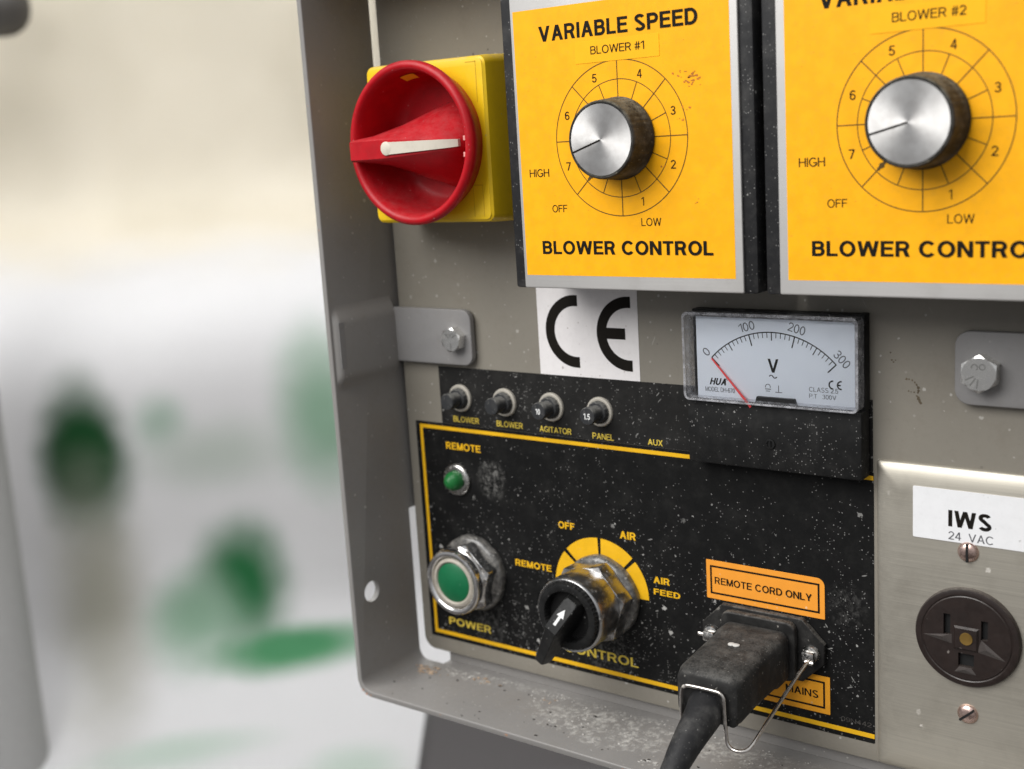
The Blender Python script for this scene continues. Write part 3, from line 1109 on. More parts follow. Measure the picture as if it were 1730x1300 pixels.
controller(0.0, 1, (-49.3, 50.3), (-44.2, 45.6), (-42.9, 42.8), 198.5, 'yellow faced controller with dial reading BLOWER #1, beside the red switch', '')
controller(104.9, 2, (-51.8, 49.0), (-46.4, 46.0), (-43.4, 43.4), 194.5, 'yellow faced controller with dial reading BLOWER #2, cut by the right edge of the photo', '')

# ------------------------------------------------------------------ red/yellow rotary isolator
SX, SZ = -91.8, 2.6
sw = thing('rotary_switch', 'red rotary isolator switch with white pointer on a yellow square base', 'switch', (SX, 0, SZ - 31))
b = MB()
secs = []
for yy, g in ((-.4, 1.0), (-22, .2), (-25.6, -.3), (-26.6, -1.3)):
    secs.append([(x, yy, z) for x, z in rrect(SX - 30.4 - g, SX + 30.6 + g, SZ - 31.2 - g, SZ + 31.1 + g, 3.2, 6)])
b.loft(secs, False)
base_me = plate_mesh([rrect(SX - 29.2, SX + 29.4, SZ - 30.0, SZ + 29.9, 2.2), circle(SX, SZ, 27.5, 72)], -26.62, -24.5, .05)
b.add_mesh(base_me)
base = b.build('yellow_base', 'yellow_box', sw, 35)
g = MB()
g.box(SX + 26.2, SX + 26.5, -26.72, -26.55, SZ + 14, SZ + 29)
g.box(SX + 21.5, SX + 26.5, -26.72, -26.55, SZ + 28.7, SZ + 29)
g.build('moulded_groove', 'groove', base, 0)
g = MB()
g.box(SX + 21.5, SX + 21.8, -26.72, -26.55, SZ - 29, SZ - 17)
g.box(SX + 26.2, SX + 26.5, -26.72, -26.55, SZ - 29, SZ - 17)
g.box(SX + 21.5, SX + 26.5, -26.72, -26.55, SZ - 17.2, SZ - 16.9)
g.build('moulded_groove', 'groove', base, 0)
b = MB()
prof = [(-26.0, 27.4), (-27.2, 27.8), (-30, 28.9), (-33.2, 30.4), (-35.2, 31.2), (-36.8, 31.2), (-37.9, 30.5), (-38.3, 29.4), (-38.0, 28.4), (-37.0, 27.6), (-34, 27.0), (-26, 26.2), (-20, 25.2), (-17.2, 23.4), (-16.4, 20.0), (-16.2, 0)]
b.lathe(SX, SZ, prof, 120)
dial = b.build('red_bowl', 'red', sw, 60)
n = MB()
# small padlock window at the top of the bowl, yellow seen through it
n.arc(SX, SZ, 24.9, 26.4, 91, 106, 0, 10)
for v in n.bm.verts:
    r = math.hypot(v.co.x - SX, v.co.z - SZ)
    v.co.y = -27.9 if r < 25.5 else -31.5
n.build('lock_window', 'yellow_box', dial, 0)
# teardrop grip
secs = []
for x, wf, wb, yf, yb in ((-119.6, 3.0, 3.4, -39.5, -36.5), (-119.0, 3.9, 4.4, -41.8, -33), (-116, 4.0, 5.6, -42.8, -22), (-110, 4.0, 8.2, -43.6, -17), (-102, 4.0, 11.6, -43.8, -15.9), (-95, 3.8, 14.4, -43.6, -15.9),
                          (-88, 3.4, 16.6, -42.6, -15.9), (-81, 3.0, 17.4, -40.9, -15.9), (-75, 2.6, 16.0, -38.9, -15.9), (-70, 2.2, 12.4, -35.6, -15.9), (-67.5, 1.8, 8, -31, -15.9), (-66, 1.2, 4, -24, -15.9)):
    cz = SZ - 1.7 + (x + 122) * .012
    k = [(-wb, yb), (-wb * .82, yb + (yf - yb) * .34), (-wf - (wb - wf) * .30, yb + (yf - yb) * .78), (-wf - .25, yf + .9), (-wf + .5, yf), (wf - .5, yf), (wf + .25, yf + .9), (wf + (wb - wf) * .30, yb + (yf - yb) * .78), (wb * .82, yb + (yf - yb) * .34), (wb, yb)]
    secs.append([(x, yy, cz + w) for w, yy in k])
b = MB()
b.loft(secs)
hd = b.build('grip', 'red', sw, 42)
# ivory pointer inlay, follows the ridge
pts = [(-98.3, -43.95, 2.3), (-95, -43.85, 2.3), (-88, -42.85, 2.1), (-81, -41.15, 1.9), (-75, -39.2, 1.7), (-71, -36.6, 1.5), (-69, -34.9, 1.3)]
secs = []
for x, yy, w in pts:
    cz = SZ - 1.3 + (x + 100) * .02
    secs.append([(x, yy - .55, cz - w), (x, yy - .55, cz + w), (x, yy + .9, cz + w), (x, yy + .9, cz - w)])
b = MB()
b.loft(secs)
b.lathe(-97.6, SZ - 1.25, [(-43.2, 2.6), (-44.4, 2.6), (-44.5, 2.4), (-44.5, 0)], 32)
b.build('pointer', 'ivory', sw, 35)
for x, z in ((-64.0, 1.0), (-64.3, -5.0)):
    c = MB()
    c.box(x - .5, x + .5, -37.9, -37.3, SZ + z - 1, SZ + z + .8, .2)
    c.build('chip', mat_plain('scuffed red plastic', (.66, .28, .25), .7, .2), dial, 0)

# ------------------------------------------------------------------ CE sticker
ce = thing('ce_sticker', 'white square sticker with large black CE mark below the first controller', 'sticker', (-39, 0, -92.5))
link('sticker_sheet', plate_mesh([rrect(-62.6, -15.3, -92.55, -46.5, .3)], -.2, -.01, .05), 'white_label', ce, 0)


def ce_mark(cx1, cx2, cz, R, w, y, parent, mat, sx=1.0):
    b = MB()
    b.arc(cx1, cz, R - w, R, 90, 270, y, 40)
    b.arc(cx2, cz, R - w, R, 90, 270, y, 40)
    b.rect(cx2 - R + w * .9, cx2 - R * .1, cz - w / 2, cz + w / 2, y - .01)
    for c in (cx1, cx2):
        b.rect(c, c + R * .09, cz + R - w, cz + R, y)
        b.rect(c, c + R * .09, cz - R, cz - R + w, y)
    if sx != 1.0:
        for v in b.bm.verts:
            v.co.x = cx1 + (v.co.x - cx1) * sx
    return b.flat('ce_mark', mat, parent)


ce_mark(-44.2, -19.7, -74.3, 14.6, 4.4, -.26, ce, 'black_print')

# ------------------------------------------------------------------ voltmeter
vm = thing('voltmeter', 'black panel voltmeter with clear window, red needle and scale 0 to 300', 'meter', (43, 0, -119.5))
b = MB()
b.box(9.2, 76.2, -8.2, -.4, -119.6, -95.6, 1.0)                 # lower moulding
b.box(10.6, 12.2, -4.0, -.4, -95.8, -63.2, .3)                  # side walls round the dial
b.box(73.6, 76.2, -5.0, -.4, -95.8, -62.4, .4)
b.box(10.6, 76.0, -4.6, -.4, -65.2, -62.6, .4)
b.box(10.4, 76.0, -2.2, -.42, -95.7, -63.0)
b.build('case', 'meter_box', vm, 35)
b = MB()
b.lathe(42.6, -109.6, [(-8.1, 1.9), (-8.75, 1.8), (-8.8, 1.3), (-8.4, 1.2), (-8.4, 0)], 24)
b.box(42.3, 42.9, -8.9, -8.3, -110.9, -108.3)
b.build('zero_screw', 'selector', vm, 35)
b = MB()
b.rect(13.2, 73.4, -95.3, -65.0, -6.4)
dialp = b.flat('dial_card', 'dial_paper', vm)
y = -6.46
b = MB()
CX, CZ, R0 = 43.0, -102.3, 32.6
def pol(r, deg):
    a = math.radians(deg)
    return (CX + r * math.cos(a), CZ + r * math.sin(a))
A0, A1 = 136.8, 43.4
b.arc(CX, CZ, R0 - .25, R0 + .15, A1, A0, y, 48)
for i in range(31):
    deg = A0 + (A1 - A0) * i / 30
    ln, w = (4.2, .42) if i % 10 == 0 else ((3.0, .36) if i % 5 == 0 else (2.0, .26))
    b.strip(pol(R0, deg), pol(R0 - ln, deg), w, y - .01)
b.flat('scale', 'black_print', dialp)
for s, frac, w in (('0', 0, 1.1), ('100', 1 / 3, 3.1), ('200', 2 / 3, 3.2), ('300', 1, 3.2)):
    deg = A0 + (A1 - A0) * frac
    cx, cz = pol(R0 + 2.9, deg)
    text(s, cx - w, cx + w, cz - 1.6, cz + 1.6, y, 'grey_print', dialp, .0, name='number', rot=math.radians(deg - 90))
for s, x0, x1, z0, z1, bo, mt, sl in (('V', 41.3, 45.4, -84.1, -79.2, .10, 'black_print', 0), ('HUA', 18.1, 24.7, -90.1, -87.5, .16, 'black_print', .3), ('MODEL DH-670', 16.3, 28.2, -92.6, -90.9, 0, 'grey_print', 0),
                                ('CLASS 2.5', 56.7, 67.3, -89.9, -88.2, 0, 'grey_print', 0), ('P.T   300V', 56.7, 66.6, -92.2, -90.6, 0, 'grey_print', 0), ('~', 41.6, 44.9, -86.2, -84.9, .08, 'black_print', 0)):
    text(s, x0, x1, z0, z1, y, mt, dialp, bo, slant=sl)
ce_mark(65.4, 68.4, -87.0, 1.6, .5, y, dialp, 'black_print')
b = MB()
b.arc(41.2, -89.3, .8, 1.05, -20, 200, y, 16)
b.rect(40.1, 42.4, -90.3, -90.0, y)
b.rect(40.4, 42.0, -91.0, -90.75, y)
b.rect(44.0, 46.6, -91.2, -90.95, y)
b.rect(45.15, 45.4, -90.95, -88.6, y)
b.arc(25.3, -87.6, .35, .55, 0, 360, y, 12)
b.flat('dial_symbol', 'grey_print', dialp)
b = MB()
b.loft([[(x, yy, z) for x, z in [(36.4, -96.2), (52.8, -96.2), (51.6, -92.9), (37.4, -92.9)]] for yy in (-7.9, -6.42)])
b.build('pivot_cover', 'selector', vm, 0)
b = MB()
b.tube([(19.6, -7.2, -80.2), (28, -7.4, -89.3), (35.2, -8.0, -96.9)], [.30, .38, .5], 8)
b.build('needle', 'needle', vm, 40)
# clear cover: open-backed shell
me = plate_mesh([rrect(9.6, 76.0, -95.4, -62.9, 2.2)], -10.4, -9.2, .6, 3)
b = MB().add_mesh(me)
for x in (17.0, 59.0):
    b.box(x, x + 5, -10.3, -9.3, -64.1, -63.2, .2)
cv = b.build('clear_cover', 'clear', vm, 35)
b = MB().add_mesh(plate_mesh([rrect(9.7, 75.9, -95.3, -63.0, 2.1), rrect(11.4, 74.2, -94.3, -64.8, 1.2)], -9.15, -2.6, .3))
b.add_mesh(plate_mesh([rrect(9.55, 76.05, -95.45, -62.85, 2.2), rrect(10.5, 75.1, -94.8, -63.9, 1.6)], -10.7, -10.42, .1))
b.build('cover_edge', 'clear_edge', cv, 35)

# ------------------------------------------------------------------ circuit breakers
def breaker(x, z):
    t = thing('circuit_breaker', 'x', 'circuit breaker', (x, 0, z), 'push button circuit breakers')
    b = MB()
    b.lathe(x, z, [(-.15, 6.0), (-.9, 6.0), (-1.3, 5.7), (-1.4, 5.1), (-1.2, 4.6), (-.5, 4.5), (-.15, 4.5)], 48)
    b.build('ring', 'nickel', t, 40)
    b = MB()
    b.lathe(x, z, [(-.15, 4.6), (-2.8, 4.5), (-3.4, 4.1), (-3.5, 3.2), (-6.2, 2.9)], 40, 0, lambda a, yy: 1 + (.05 * math.cos(a * 16) if yy > -3 else 0))
    b.build('threaded_bush', 'breaker', t, 40)
    b = MB()
    b.lathe(x, z, [(-6.0, 2.9), (-6.3, 3.5), (-9.3, 3.6), (-9.8, 3.3), (-9.9, 0)], 40)
    b.build('button', 'breaker', t, 40)
    return t


XB = (-106.0, -82.0, -58.0, -34.4)
bk = breaker(XB[0], -106.0)
brs = [bk]
for x in XB[1:]:
    c = copy_tree(bk)
    c.location.x = x * MM
    ORIGIN[c] = Vector((x, 0, -106.0))
    for ch in c.children:
        ORIGIN[ch] = ORIGIN[c]
    brs.append(c)
for br, l in zip(brs, ('unmarked dusty black breaker button, leftmost above the first BLOWER lettering', 'unmarked dusty black breaker button above the second BLOWER lettering',
                       'black breaker button marked 10 above the word AGITATOR', 'black breaker button marked 1.5 above the word PANEL')):
    br['label'] = l
for br, s, w in ((brs[2], '10', 1.1), (brs[3], '1.5', 1.5)):
    bt = [c for c in br.children if c.name.startswith('button')][0]
    o = ORIGIN[br]
    text(s, o.x - w, o.x + w, o.z - 1.2, o.z + 1.2, -9.97, 'white_print', bt, .12)

# ------------------------------------------------------------------ green pilot lamp
pl = thing('pilot_lamp', 'small green domed pilot lamp in a dusty metal ring below the word REMOTE', 'indicator lamp', (-110.9, 0, -142.9))
b = MB()
b.lathe(-110.9, -142.9, [(-.15, 7.2), (-1.2, 7.2), (-1.8, 6.7), (-2.1, 5.6), (-2.0, 4.4), (-1, 4.3)], 48)
b.build('ring', 'dirty_chrome', pl, 40)
b = MB()
b.lathe(-110.9, -142.9, [(-1, 4.3), (-3.2, 4.3), (-4.6, 4.0), (-6.0, 3.2), (-7.0, 1.9), (-7.4, 0)], 40)
b.build('lens', 'lens', pl, 60)


def hexnut(b, x, z, y0, y1, r, rot):
    k = PI / 3
    seg = 96
    rows = []
    for row in range(4):
        ring = []
        for i in range(seg):
            a = 2 * PI * i / seg
            q = ((a - rot) % k) - k / 2
            rr = r * math.cos(k / 2) / math.cos(q)
            cham = max(0, rr - r * .885) * .75
            if row == 0:
                yy = y0 - cham * .4
            elif row == 1:
                yy = y1 + cham + .15
            elif row == 2:
                yy = y1 + max(0, cham - .3)
                rr = rr * .985
            else:
                yy = y1
                rr = r * .78
            ring.append(b.bm.verts.new((x + rr * math.cos(a), yy, z + rr * math.sin(a))))
        rows.append(ring)
    for p, q in zip(rows, rows[1:]):
        for i in range(seg):
            j = (i + 1) % seg
            b.bm.faces.new((p[i], p[j], q[j], q[i]))


# ------------------------------------------------------------------ green push button
px, pz = -104.6, -184.6
pb = thing('push_button', 'green push button in a chrome hexagonal bezel above the word POWER', 'push button', (px, 0, pz))
b = MB()
b.lathe(px, pz, [(-.15, 17.0), (-1.6, 17.2), (-3.0, 16.9), (-4.2, 15.6), (-4.4, 12)], 64, 0, lambda a, yy: 1 + .012 * math.sin(5 * a) + .008 * math.sin(11 * a + 1))
b.build('gasket', 'gasket', pb, 50)
b = MB()
hexnut(b, px, pz, -4.3, -11.0, 16.4, .30)
b.build('hex_nut', 'chrome', pb, 32)
b = MB()
b.lathe(px, pz, [(-10.6, 13.0), (-12.2, 13.8), (-13.4, 14.5), (-15.6, 14.5), (-16.6, 14.0), (-16.9, 13.0), (-16.6, 12.0), (-15.9, 11.5), (-13.5, 11.4)], 72)
b.build('bezel', 'chrome', pb, 45)
b = MB()
b.lathe(px, pz, [(-12.5, 11.4), (-14.6, 11.2), (-15.6, 10.9), (-16.1, 10.2), (-16.2, 9.5), (-15.7, 8.9), (-15, 8.8)], 64)
b.build('inner_ring', 'beige_ring', pb, 45)
b = MB()
b.lathe(px, pz, [(-14.5, 8.8), (-15.5, 8.75), (-15.8, 8.4), (-15.9, 0)], 64)
b.build('button_cap', 'green_button', pb, 40)

# ------------------------------------------------------------------ selector switch
qx, qz = -37.2, -183.4
ss = thing('selector_switch', 'black lever selector switch in a dusty chrome collar over the yellow arc', 'selector switch', (qx, 0, qz))
b = MB()
b.lathe(qx, qz, [(-.25, 17.3), (-2.0, 17.6), (-3.6, 17.3), (-4.8, 16), (-5.0, 12)], 64, 0, lambda a, yy: 1 + .012 * math.sin(4 * a + 1) + .008 * math.sin(9 * a))
b.build('gasket', 'gasket', ss, 50)
b = MB()
hexnut(b, qx, qz, -4.9, -12.5, 17.6, .18)
b.build('hex_nut', 'satin_chrome', ss, 32)
b = MB()
b.lathe(qx, qz, [(-12.0, 15.0), (-13, 15.5), (-24.0, 15.5), (-25.2, 15.2), (-25.7, 14.7), (-25.5, 14.1), (-23.5, 14.0)], 72)
b.build('collar', 'satin_chrome', ss, 40)
b = MB()
b.lathe(qx, qz, [(-22.5, 14.0), (-26.2, 13.9), (-27.2, 13.4), (-27.5, 12.2), (-27.3, 10.6), (-26.0, 10.0), (-23.8, 9.8), (-23.2, 0)], 144, 0,
        lambda a, yy: 1 + (.012 * (1 if math.sin(a * 48) > 0 else -1) if -27.45 < yy < -24 else 0))
b.build('knurled_ring', 'selector', ss, 30)
la = math.radians(60)
u = Vector((math.cos(la), 0, math.sin(la)))
w = Vector((math.sin(la), 0, -math.cos(la)))
o = Vector((qx, 0, qz))
b = MB()
secs = []
for a, wt, wbs, yt, yb in ((9.3, 2.6, 3.5, -29.2, -24), (8.2, 3.1, 4.3, -30.4, -23.4), (3, 3.1, 4.7, -33.4, -23.2), (-3.2, 3.0, 4.8, -36.2, -23.2), (-4.4, 2.7, 4.7, -36.0, -23.4),
                           (-9, 2.5, 4.2, -35.2, -24), (-15, 2.3, 3.7, -34.0, -26), (-21.6, 2.1, 3.0, -32.6, -28.2), (-23, 1.6, 2.2, -31.6, -29)):
    c = o + u * a
    secs.append([c - w * wbs + Vector((0, yb, 0)), c - w * wt + Vector((0, yt + .4, 0)), c - w * (wt - .4) + Vector((0, yt, 0)), c + w * (wt - .4) + Vector((0, yt, 0)), c + w * wt + Vector((0, yt + .4, 0)), c + w * wbs + Vector((0, yb, 0))])
b.loft(secs)
lv = b.build('lever', 'selector', ss, 28)
b = MB()
for a in (-7, -10, -13, -16, -19):
    c = o + u * a
    k = (a + 4.4) / -17.6
    yt = -36.0 + 3.2 * k
    b.loft([[c - w * (4.5 - 1.2 * k) + u * d + Vector((0, yt + 7.4 - 3 * k, 0)), c - w * (2.6 - .4 * k) + u * d + Vector((0, yt + .1, 0)), c - w * (2.3 - .4 * k) + u * d + Vector((0, yt + .1, 0)), c - w * (3.8 - 1.2 * k) + u * d + Vector((0, yt + 7.4 - 3 * k, 0))] for d in (-.28, .28)])
b.build('grip_rib', mat_plain('lighter black rib', (.16, .16, .16), .5), lv, 0)  # ribs coloured lighter than the lever so they show
# white arrow on the sloped head
def face_pt(a, bb):
    yt = -35.6 + (a + 3.2) * (29.8 - 35.6 + 11.6) / 10.6 * 1.0
    yt = -36.2 + 2.8 * (a + 3.2) / 6.2 if a < 3 else -33.4 + 3.0 * (a - 3) / 5.2
    return o + u * a + w * bb + Vector((0, yt - .10, 0))
b = MB()
b.poly([face_pt(-.6, -.62), face_pt(-.6, .62), face_pt(3.0, .62), face_pt(3.0, -.62)])
b.poly([face_pt(3.0, -1.7), face_pt(3.0, 1.7), face_pt(6.0, 0)])
b.flat('arrow', 'white_print', lv)

# ------------------------------------------------------------------ stickers round the inlet
def sticker(name, label, cat, x0, x1, z0, z1, mat, s, tx, rs=None):
    t = thing(name, label, cat, ((x0 + x1) / 2, 0, z0))
    link('sticker_sheet', plate_mesh([rrect(x0, x1, z0, z1, .3, rs=rs)], -.40, -.17, .06), mat, t, 0)
    b = MB()
    for e in ((x0 + 1.6, x1 - 1.9, z1 - 2.8, z1 - 2.05), (x0 + 1.6, x1 - 1.9, z0 + 2.0, z0 + 2.75), (x0 + 1.6, x0 + 2.35, z0 + 2.75, z1 - 2.8), (x1 - 2.65, x1 - 1.9, z0 + 2.75, z1 - 2.8)):
        b.rect(*e, -.45)
    b.flat('border_line', 'black_print', t)
    text(s, *tx, -.46, 'black_print', t, .09)
    return t


sticker('cord_sticker', 'orange sticker reading REMOTE CORD ONLY above the plugged in cord', 'sticker', 10.9, 58.8, -175.6, -160.1, 'orange', 'REMOTE CORD ONLY', (14.4, 53.9, -169.5, -166.6), (.3, .3, 3.0, .3))
sticker('mains_sticker', 'amber sticker ending in MAINS below and partly behind the cord plug', 'sticker', 12.5, 60.4, -212.5, -197.8, 'mains', 'MAINS', (42.9, 55.9, -206.9, -203.9))

# ------------------------------------------------------------------ inlet socket with spring clip
il = thing('inlet_socket', 'black chamfered power inlet with metal clips under the REMOTE CORD ONLY sticker', 'socket', (34.3, 0, -200))
def oct_outline(x0, x1, z0, z1, c):
    return [(x0, z0 + c), (x0 + c, z0), (x1 - c, z0), (x1, z0 + c), (x1, z1 - c), (x1 - c, z1), (x0 + c, z1), (x0, z1 - c)]
b = MB().add_mesh(plate_mesh([oct_outline(9.8, 59.4, -200.5, -176.2, 8.5)], -2.9, -.2, .5))
b.add_mesh(plate_mesh([rrect(19.4, 49.4, -200.2, -177.2, 3.5)], -6.2, -2.85, .8))
b.build('flange', 'inlet', il, 35)
for x in (14.2, 54.6):
    c = MB()
    c.lathe(x, -188.4, [(-2.85, 3.3), (-3.6, 3.4), (-4.6, 2.9), (-5.1, 1.4), (-5.1, 0)], 28)
    c.box(x - 2.2, x + 2.4, -7.2, -4.7, -190.6, -186.8, .5)
    s = c.build('clip_screw', 'dirty_chrome', il, 35)
    p = MB()
    if x < 30:
        p.tube([(x - 4.2, -6.2, -188.3), (x + 1, -6.2, -188.6)], .75, 10)
    else:
        p.tube([(x - .5, -7.6, -190.2), (x + 2.6, -7.6, -190.4)], .75, 10)
    p.build('pin', 'wire', s, 35)

# ------------------------------------------------------------------ plug and cord
pg = thing('cord_plug', 'dusty black moulded cord plug pushed into the inlet, cord hanging forward and down', 'plug', (34.5, 0, -204))
b = MB()
secs = []
px0, pz0 = 34.3, -190.6
for yy, hw, hh, dz, rr in ((-5.8, 12.6, 9.2, .3, 3), (-7.2, 13.2, 9.8, .2, 3.6), (-14, 13.4, 9.9, 0, 3.8), (-15, 12.9, 9.5, 0, 3.8), (-30, 12.7, 9.4, -.9, 4.2), (-42, 12.4, 9.5, -2.2, 3.8), (-45.2, 11.6, 8.8, -2.6, 3.8), (-46.2, 10.2, 7.6, -2.7, 3.4)):
    secs.append([(x, yy, z) for x, z in rrect(px0 - hw, px0 + hw, pz0 + dz - hh, pz0 + dz + hh, rr, 6)])
b.loft(secs)
body = b.build('plug_body', 'plug', pg, 40)
d = MB()
for x in (33.0, 34.7):
    d.lathe(0, 0, [(0, 1.3), (-.3, 1.3), (-.5, .9), (-.55, 0)], 16)
for i, v in enumerate(d.bm.verts):
    x, yy, z = v.co
    k = 0 if i < len(d.bm.verts) // 2 else 1
    v.co = (33.2 + 1.9 * k + x, -24 + z, pz0 + 9.0 - yy)
d.build('moulded_dot', 'fluff', body, 40)
d = MB()
d.lathe(44.3, -199.8, [(-45.0, 1.9), (-46.4, 1.7), (-46.6, 0)], 20)
d.build('case_screw', 'selector', body, 40)
# strain relief and cord: a smooth path that leaves the plug and drops
path = [(34.0, -44.0, -196.8), (34.6, -48, -197.6), (35.0, -54, -199.6), (34.9, -60, -202.4), (34.6, -66, -206.2), (33.9, -70, -211), (32.8, -73, -218), (31.4, -75, -228), (30.4, -76, -242), (30, -76, -300), (30, -72, -420)]
def spline(ps, n):
    ps = [Vector(p) for p in ps]
    q = [ps[0] * 2 - ps[1]] + ps + [ps[-1] * 2 - ps[-2]]
    out = []
    for i in range(1, len(q) - 2):
        for k in range(n):
            s = k / n
            a, b_, c, d_ = q[i - 1:i + 3]
            out.append(.5 * ((2 * b_) + (c - a) * s + (2 * a - 5 * b_ + 4 * c - d_) * s * s + (3 * b_ - a - 3 * c + d_) * s ** 3))
    out.append(ps[-1])
    return out
sp = spline(path, 8)
k0 = 40
b = MB()
rad = []
for i in range(k0 + 1):
    f = i / k0
    r = 7.3 - 2.7 * min(1, f * 1.15)
    rad.append(r)
b.tube(sp[:k0 + 1], rad, 28)
b.build('strain_relief', 'cord', pg, 40)
b = MB()
b.tube(sp[k0 - 2:], 4.3, 24)
b.build('cord', 'cord', pg, 40)

# retaining bail (bent wire)
bl = thing('wire_bail', 'bent steel wire bail hooked over the front of the cord plug', 'wire clip', (54.6, -6, -189))
wpts = [(55.6, -7.4, -190.0), (54.8, -10, -190.8), (53.2, -22, -196.5), (51.3, -40, -205.2), (50.7, -44, -207.3), (49.6, -46.6, -208.6), (47.2, -48.0, -208.9), (44.6, -48.3, -208.2), (43.3, -48.3, -206.6), (42.9, -48.2, -203.5),
        (42.3, -47.9, -194.5), (42.1, -47.8, -190.6), (40.9, -47.8, -189.1), (38.5, -47.8, -188.7), (29.2, -47.6, -188.9), (27.0, -47.6, -189.4), (25.8, -47.6, -191.2), (25.4, -47.6, -196), (25.4, -47.6, -203.2), (25.2, -46, -205.6), (23.2, -43, -206.2), (21, -36, -204.4), (18, -18, -196.5), (15.4, -7.6, -190.2)]
b = MB()
b.tube(spline(wpts, 5), .72, 12)
b.build('wire', 'wire', bl, 50)

# ------------------------------------------------------------------ outlet plate
op = thing('outlet_plate', 'brushed steel cover plate with a round brown outlet right of the black label', 'outlet plate', (113, 0, -226))
b = MB()
X0, X1, Z0, Z1 = 78.4, 148.4, -226.2, -113.2
secs = []
for yy, g in ((-.02, 0), (-.5, .1), (-1.0, .5), (-1.6, 1.5), (-2.1, 3.0), (-2.45, 4.8), (-2.68, 6.8), (-2.78, 8.6), (-2.8, 10)):
    secs.append([(x, yy, z) for x, z in rrect(X0 + g, X1 - g, Z0 + g, Z1 - g, 1.2, 4)])
b.loft(secs)
b.build('cover_plate', 'outlet_plate', op, 60)
OX, OZ = 110.6, -170.8
b = MB()
# face with a shallow well shared by the contacts
b.lathe(OX, OZ, [(-1.9, 0), (-1.9, 17.5), (-4.0, 17.4), (-4.6, 17.0), (-4.8, 16.3), (-4.8, 15.3), (-4.55, 15.0), (-4.55, 14.8), (-4.8, 14.5), (-4.8, 0)], 96)
me = bpy.data.meshes.new('outlet')
bmesh.ops.recalc_face_normals(b.bm, faces=b.bm.faces[:])
b.bm.to_mesh(me)
b.bm.free()
cut = []
for x0, x1, z0, z1 in ((-7.6, -5.3, .2, 7.7), (4.8, 7.0, .4, 7.2), (-2.6, 2.6, -10.2, -5.4)):
    t = bmesh.new()
    bmesh.ops.create_cube(t, size=1)
    bmesh.ops.scale(t, vec=(x1 - x0, 4, z1 - z0), verts=t.verts)
    bmesh.ops.translate(t, vec=(OX + (x0 + x1) / 2, -5.0, OZ + (z0 + z1) / 2), verts=t.verts)
    cut.append(t)
me = boolean_cut(me, cut)
of = link('outlet_face', me, 'bakelite', op, 35)
for x0, x1, z0, z1 in ((-7.5, -5.4, .3, 7.6), (4.9, 6.9, .5, 7.1), (-2.5, 2.5, -10.1, -5.5)):
    b = MB()
    b.box(OX + x0, OX + x1, -3.2, -2.95, OZ + z0, OZ + z1)  # black floor paints the dark depth of a shallow slot
    b.build('slot_shade_floor', 'slot', of, 0)
b = MB()
lip = -4.8
for tri in (((-14.5, -1.0), (-4.8, .8), (-4.8, -2.6)), ((12.8, -5.6), (5.0, .4), (3.4, -4.0)), ((-3.8, -12.4), (3.4, -12.4), (1.8, -10.2), (-2.2, -10.2))):
    pts = [(OX + x, OZ + z) for x, z in tri]
    cxm = sum(p[0] for p in pts) / len(pts)
    czm = sum(p[1] for p in pts) / len(pts)
    lo = [b.bm.verts.new((x, lip, z)) for x, z in pts]
    hi = b.bm.verts.new((cxm, lip - .9, czm + .6))
    for i in range(len(lo)):
        b.bm.faces.new((lo[i], lo[(i + 1) % len(lo)], hi))
b.build('guide_ridge', mat_plain('lighter bakelite ridge', (.060, .050, .046), .36, .1), of, 0)  # ridges coloured lighter than the outlet face
b = MB()
b.loft([[(OX - s_, yy, OZ - s_), (OX + s_, yy, OZ - s_), (OX + s_, yy, OZ + s_), (OX - s_, yy, OZ + s_)] for s_, yy in ((4.2, -4.7), (3.5, -5.5))])
b.build('centre_boss', 'bakelite', of, 0)
b = MB()
b.lathe(OX + .2, OZ + .2, [(-5.4, 2.2), (-5.8, 2.1), (-5.7, 0)], 24)
b.build('centre_screw', 'brass', of, 35)
for x, z, a in ((110.4, -141.0, PI / 2), (110.8, -198.6, .75)):
    b = MB()
    b.lathe(x, z, [(-2.7, 3.5), (-3.1, 3.45), (-3.9, 2.7), (-4.3, 1.5), (-4.4, 0)], 32)
    s = b.build('plate_screw', 'screw', op, 40)
    b = MB()
    d = Vector((math.cos(a), 0, math.sin(a)))
    b.box(-3.1, 3.1, -4.6, -3.6, -.38, .38, 0, 2, Matrix.Translation((x, 0, z)) @ Matrix.Rotation(-a, 4, 'Y'))
    b.build('screw_slot', 'slot', s, 0)
iw = thing('iws_sticker', 'white sticker reading IWS 24 VAC at the top of the outlet plate', 'sticker', (110, -2.8, -138))
link('sticker_sheet', plate_mesh([rrect(91.9, 129.0, -138.2, -120.3, .5)], -3.05, -2.82, .06), 'white_plastic', iw, 0)
text('IWS', 103.8, 117.8, -133.0, -127.1, -3.1, 'black_print', iw, .16)
text('24  VAC', 103.9, 118.4, -137.4, -134.5, -3.1, 'grey_print', iw, .02)

# ------------------------------------------------------------------ debris lying on the bottom ledge
rnd = random.Random(11)
def flake(b, x, yy, z, r, flat=.35):
    n = 7
    q = rnd.uniform(0, 6)
    tilt = Vector((rnd.uniform(-.4, .4), rnd.uniform(-.4, .4)))
    top, bot = [], []
    for i in range(n):
        a = q + 2 * PI * i / n
        rr = r * rnd.uniform(.5, 1.2)
        dx, dy = rr * math.cos(a), rr * math.sin(a) * .7
        h = dx * tilt.x + dy * tilt.y
        top.append(b.bm.verts.new((x + dx, yy + dy, z + max(0, h) + r * flat * rnd.uniform(.5, 1.2))))
        bot.append(b.bm.verts.new((x + dx * .9, yy + dy * .9, z + max(0, h) * .6)))
    b.bm.faces.new(top)
    b.bm.faces.new(bot[::-1])
    for i in range(n):
        j = (i + 1) % n
        b.bm.faces.new((bot[i], bot[j], top[j], top[i]))


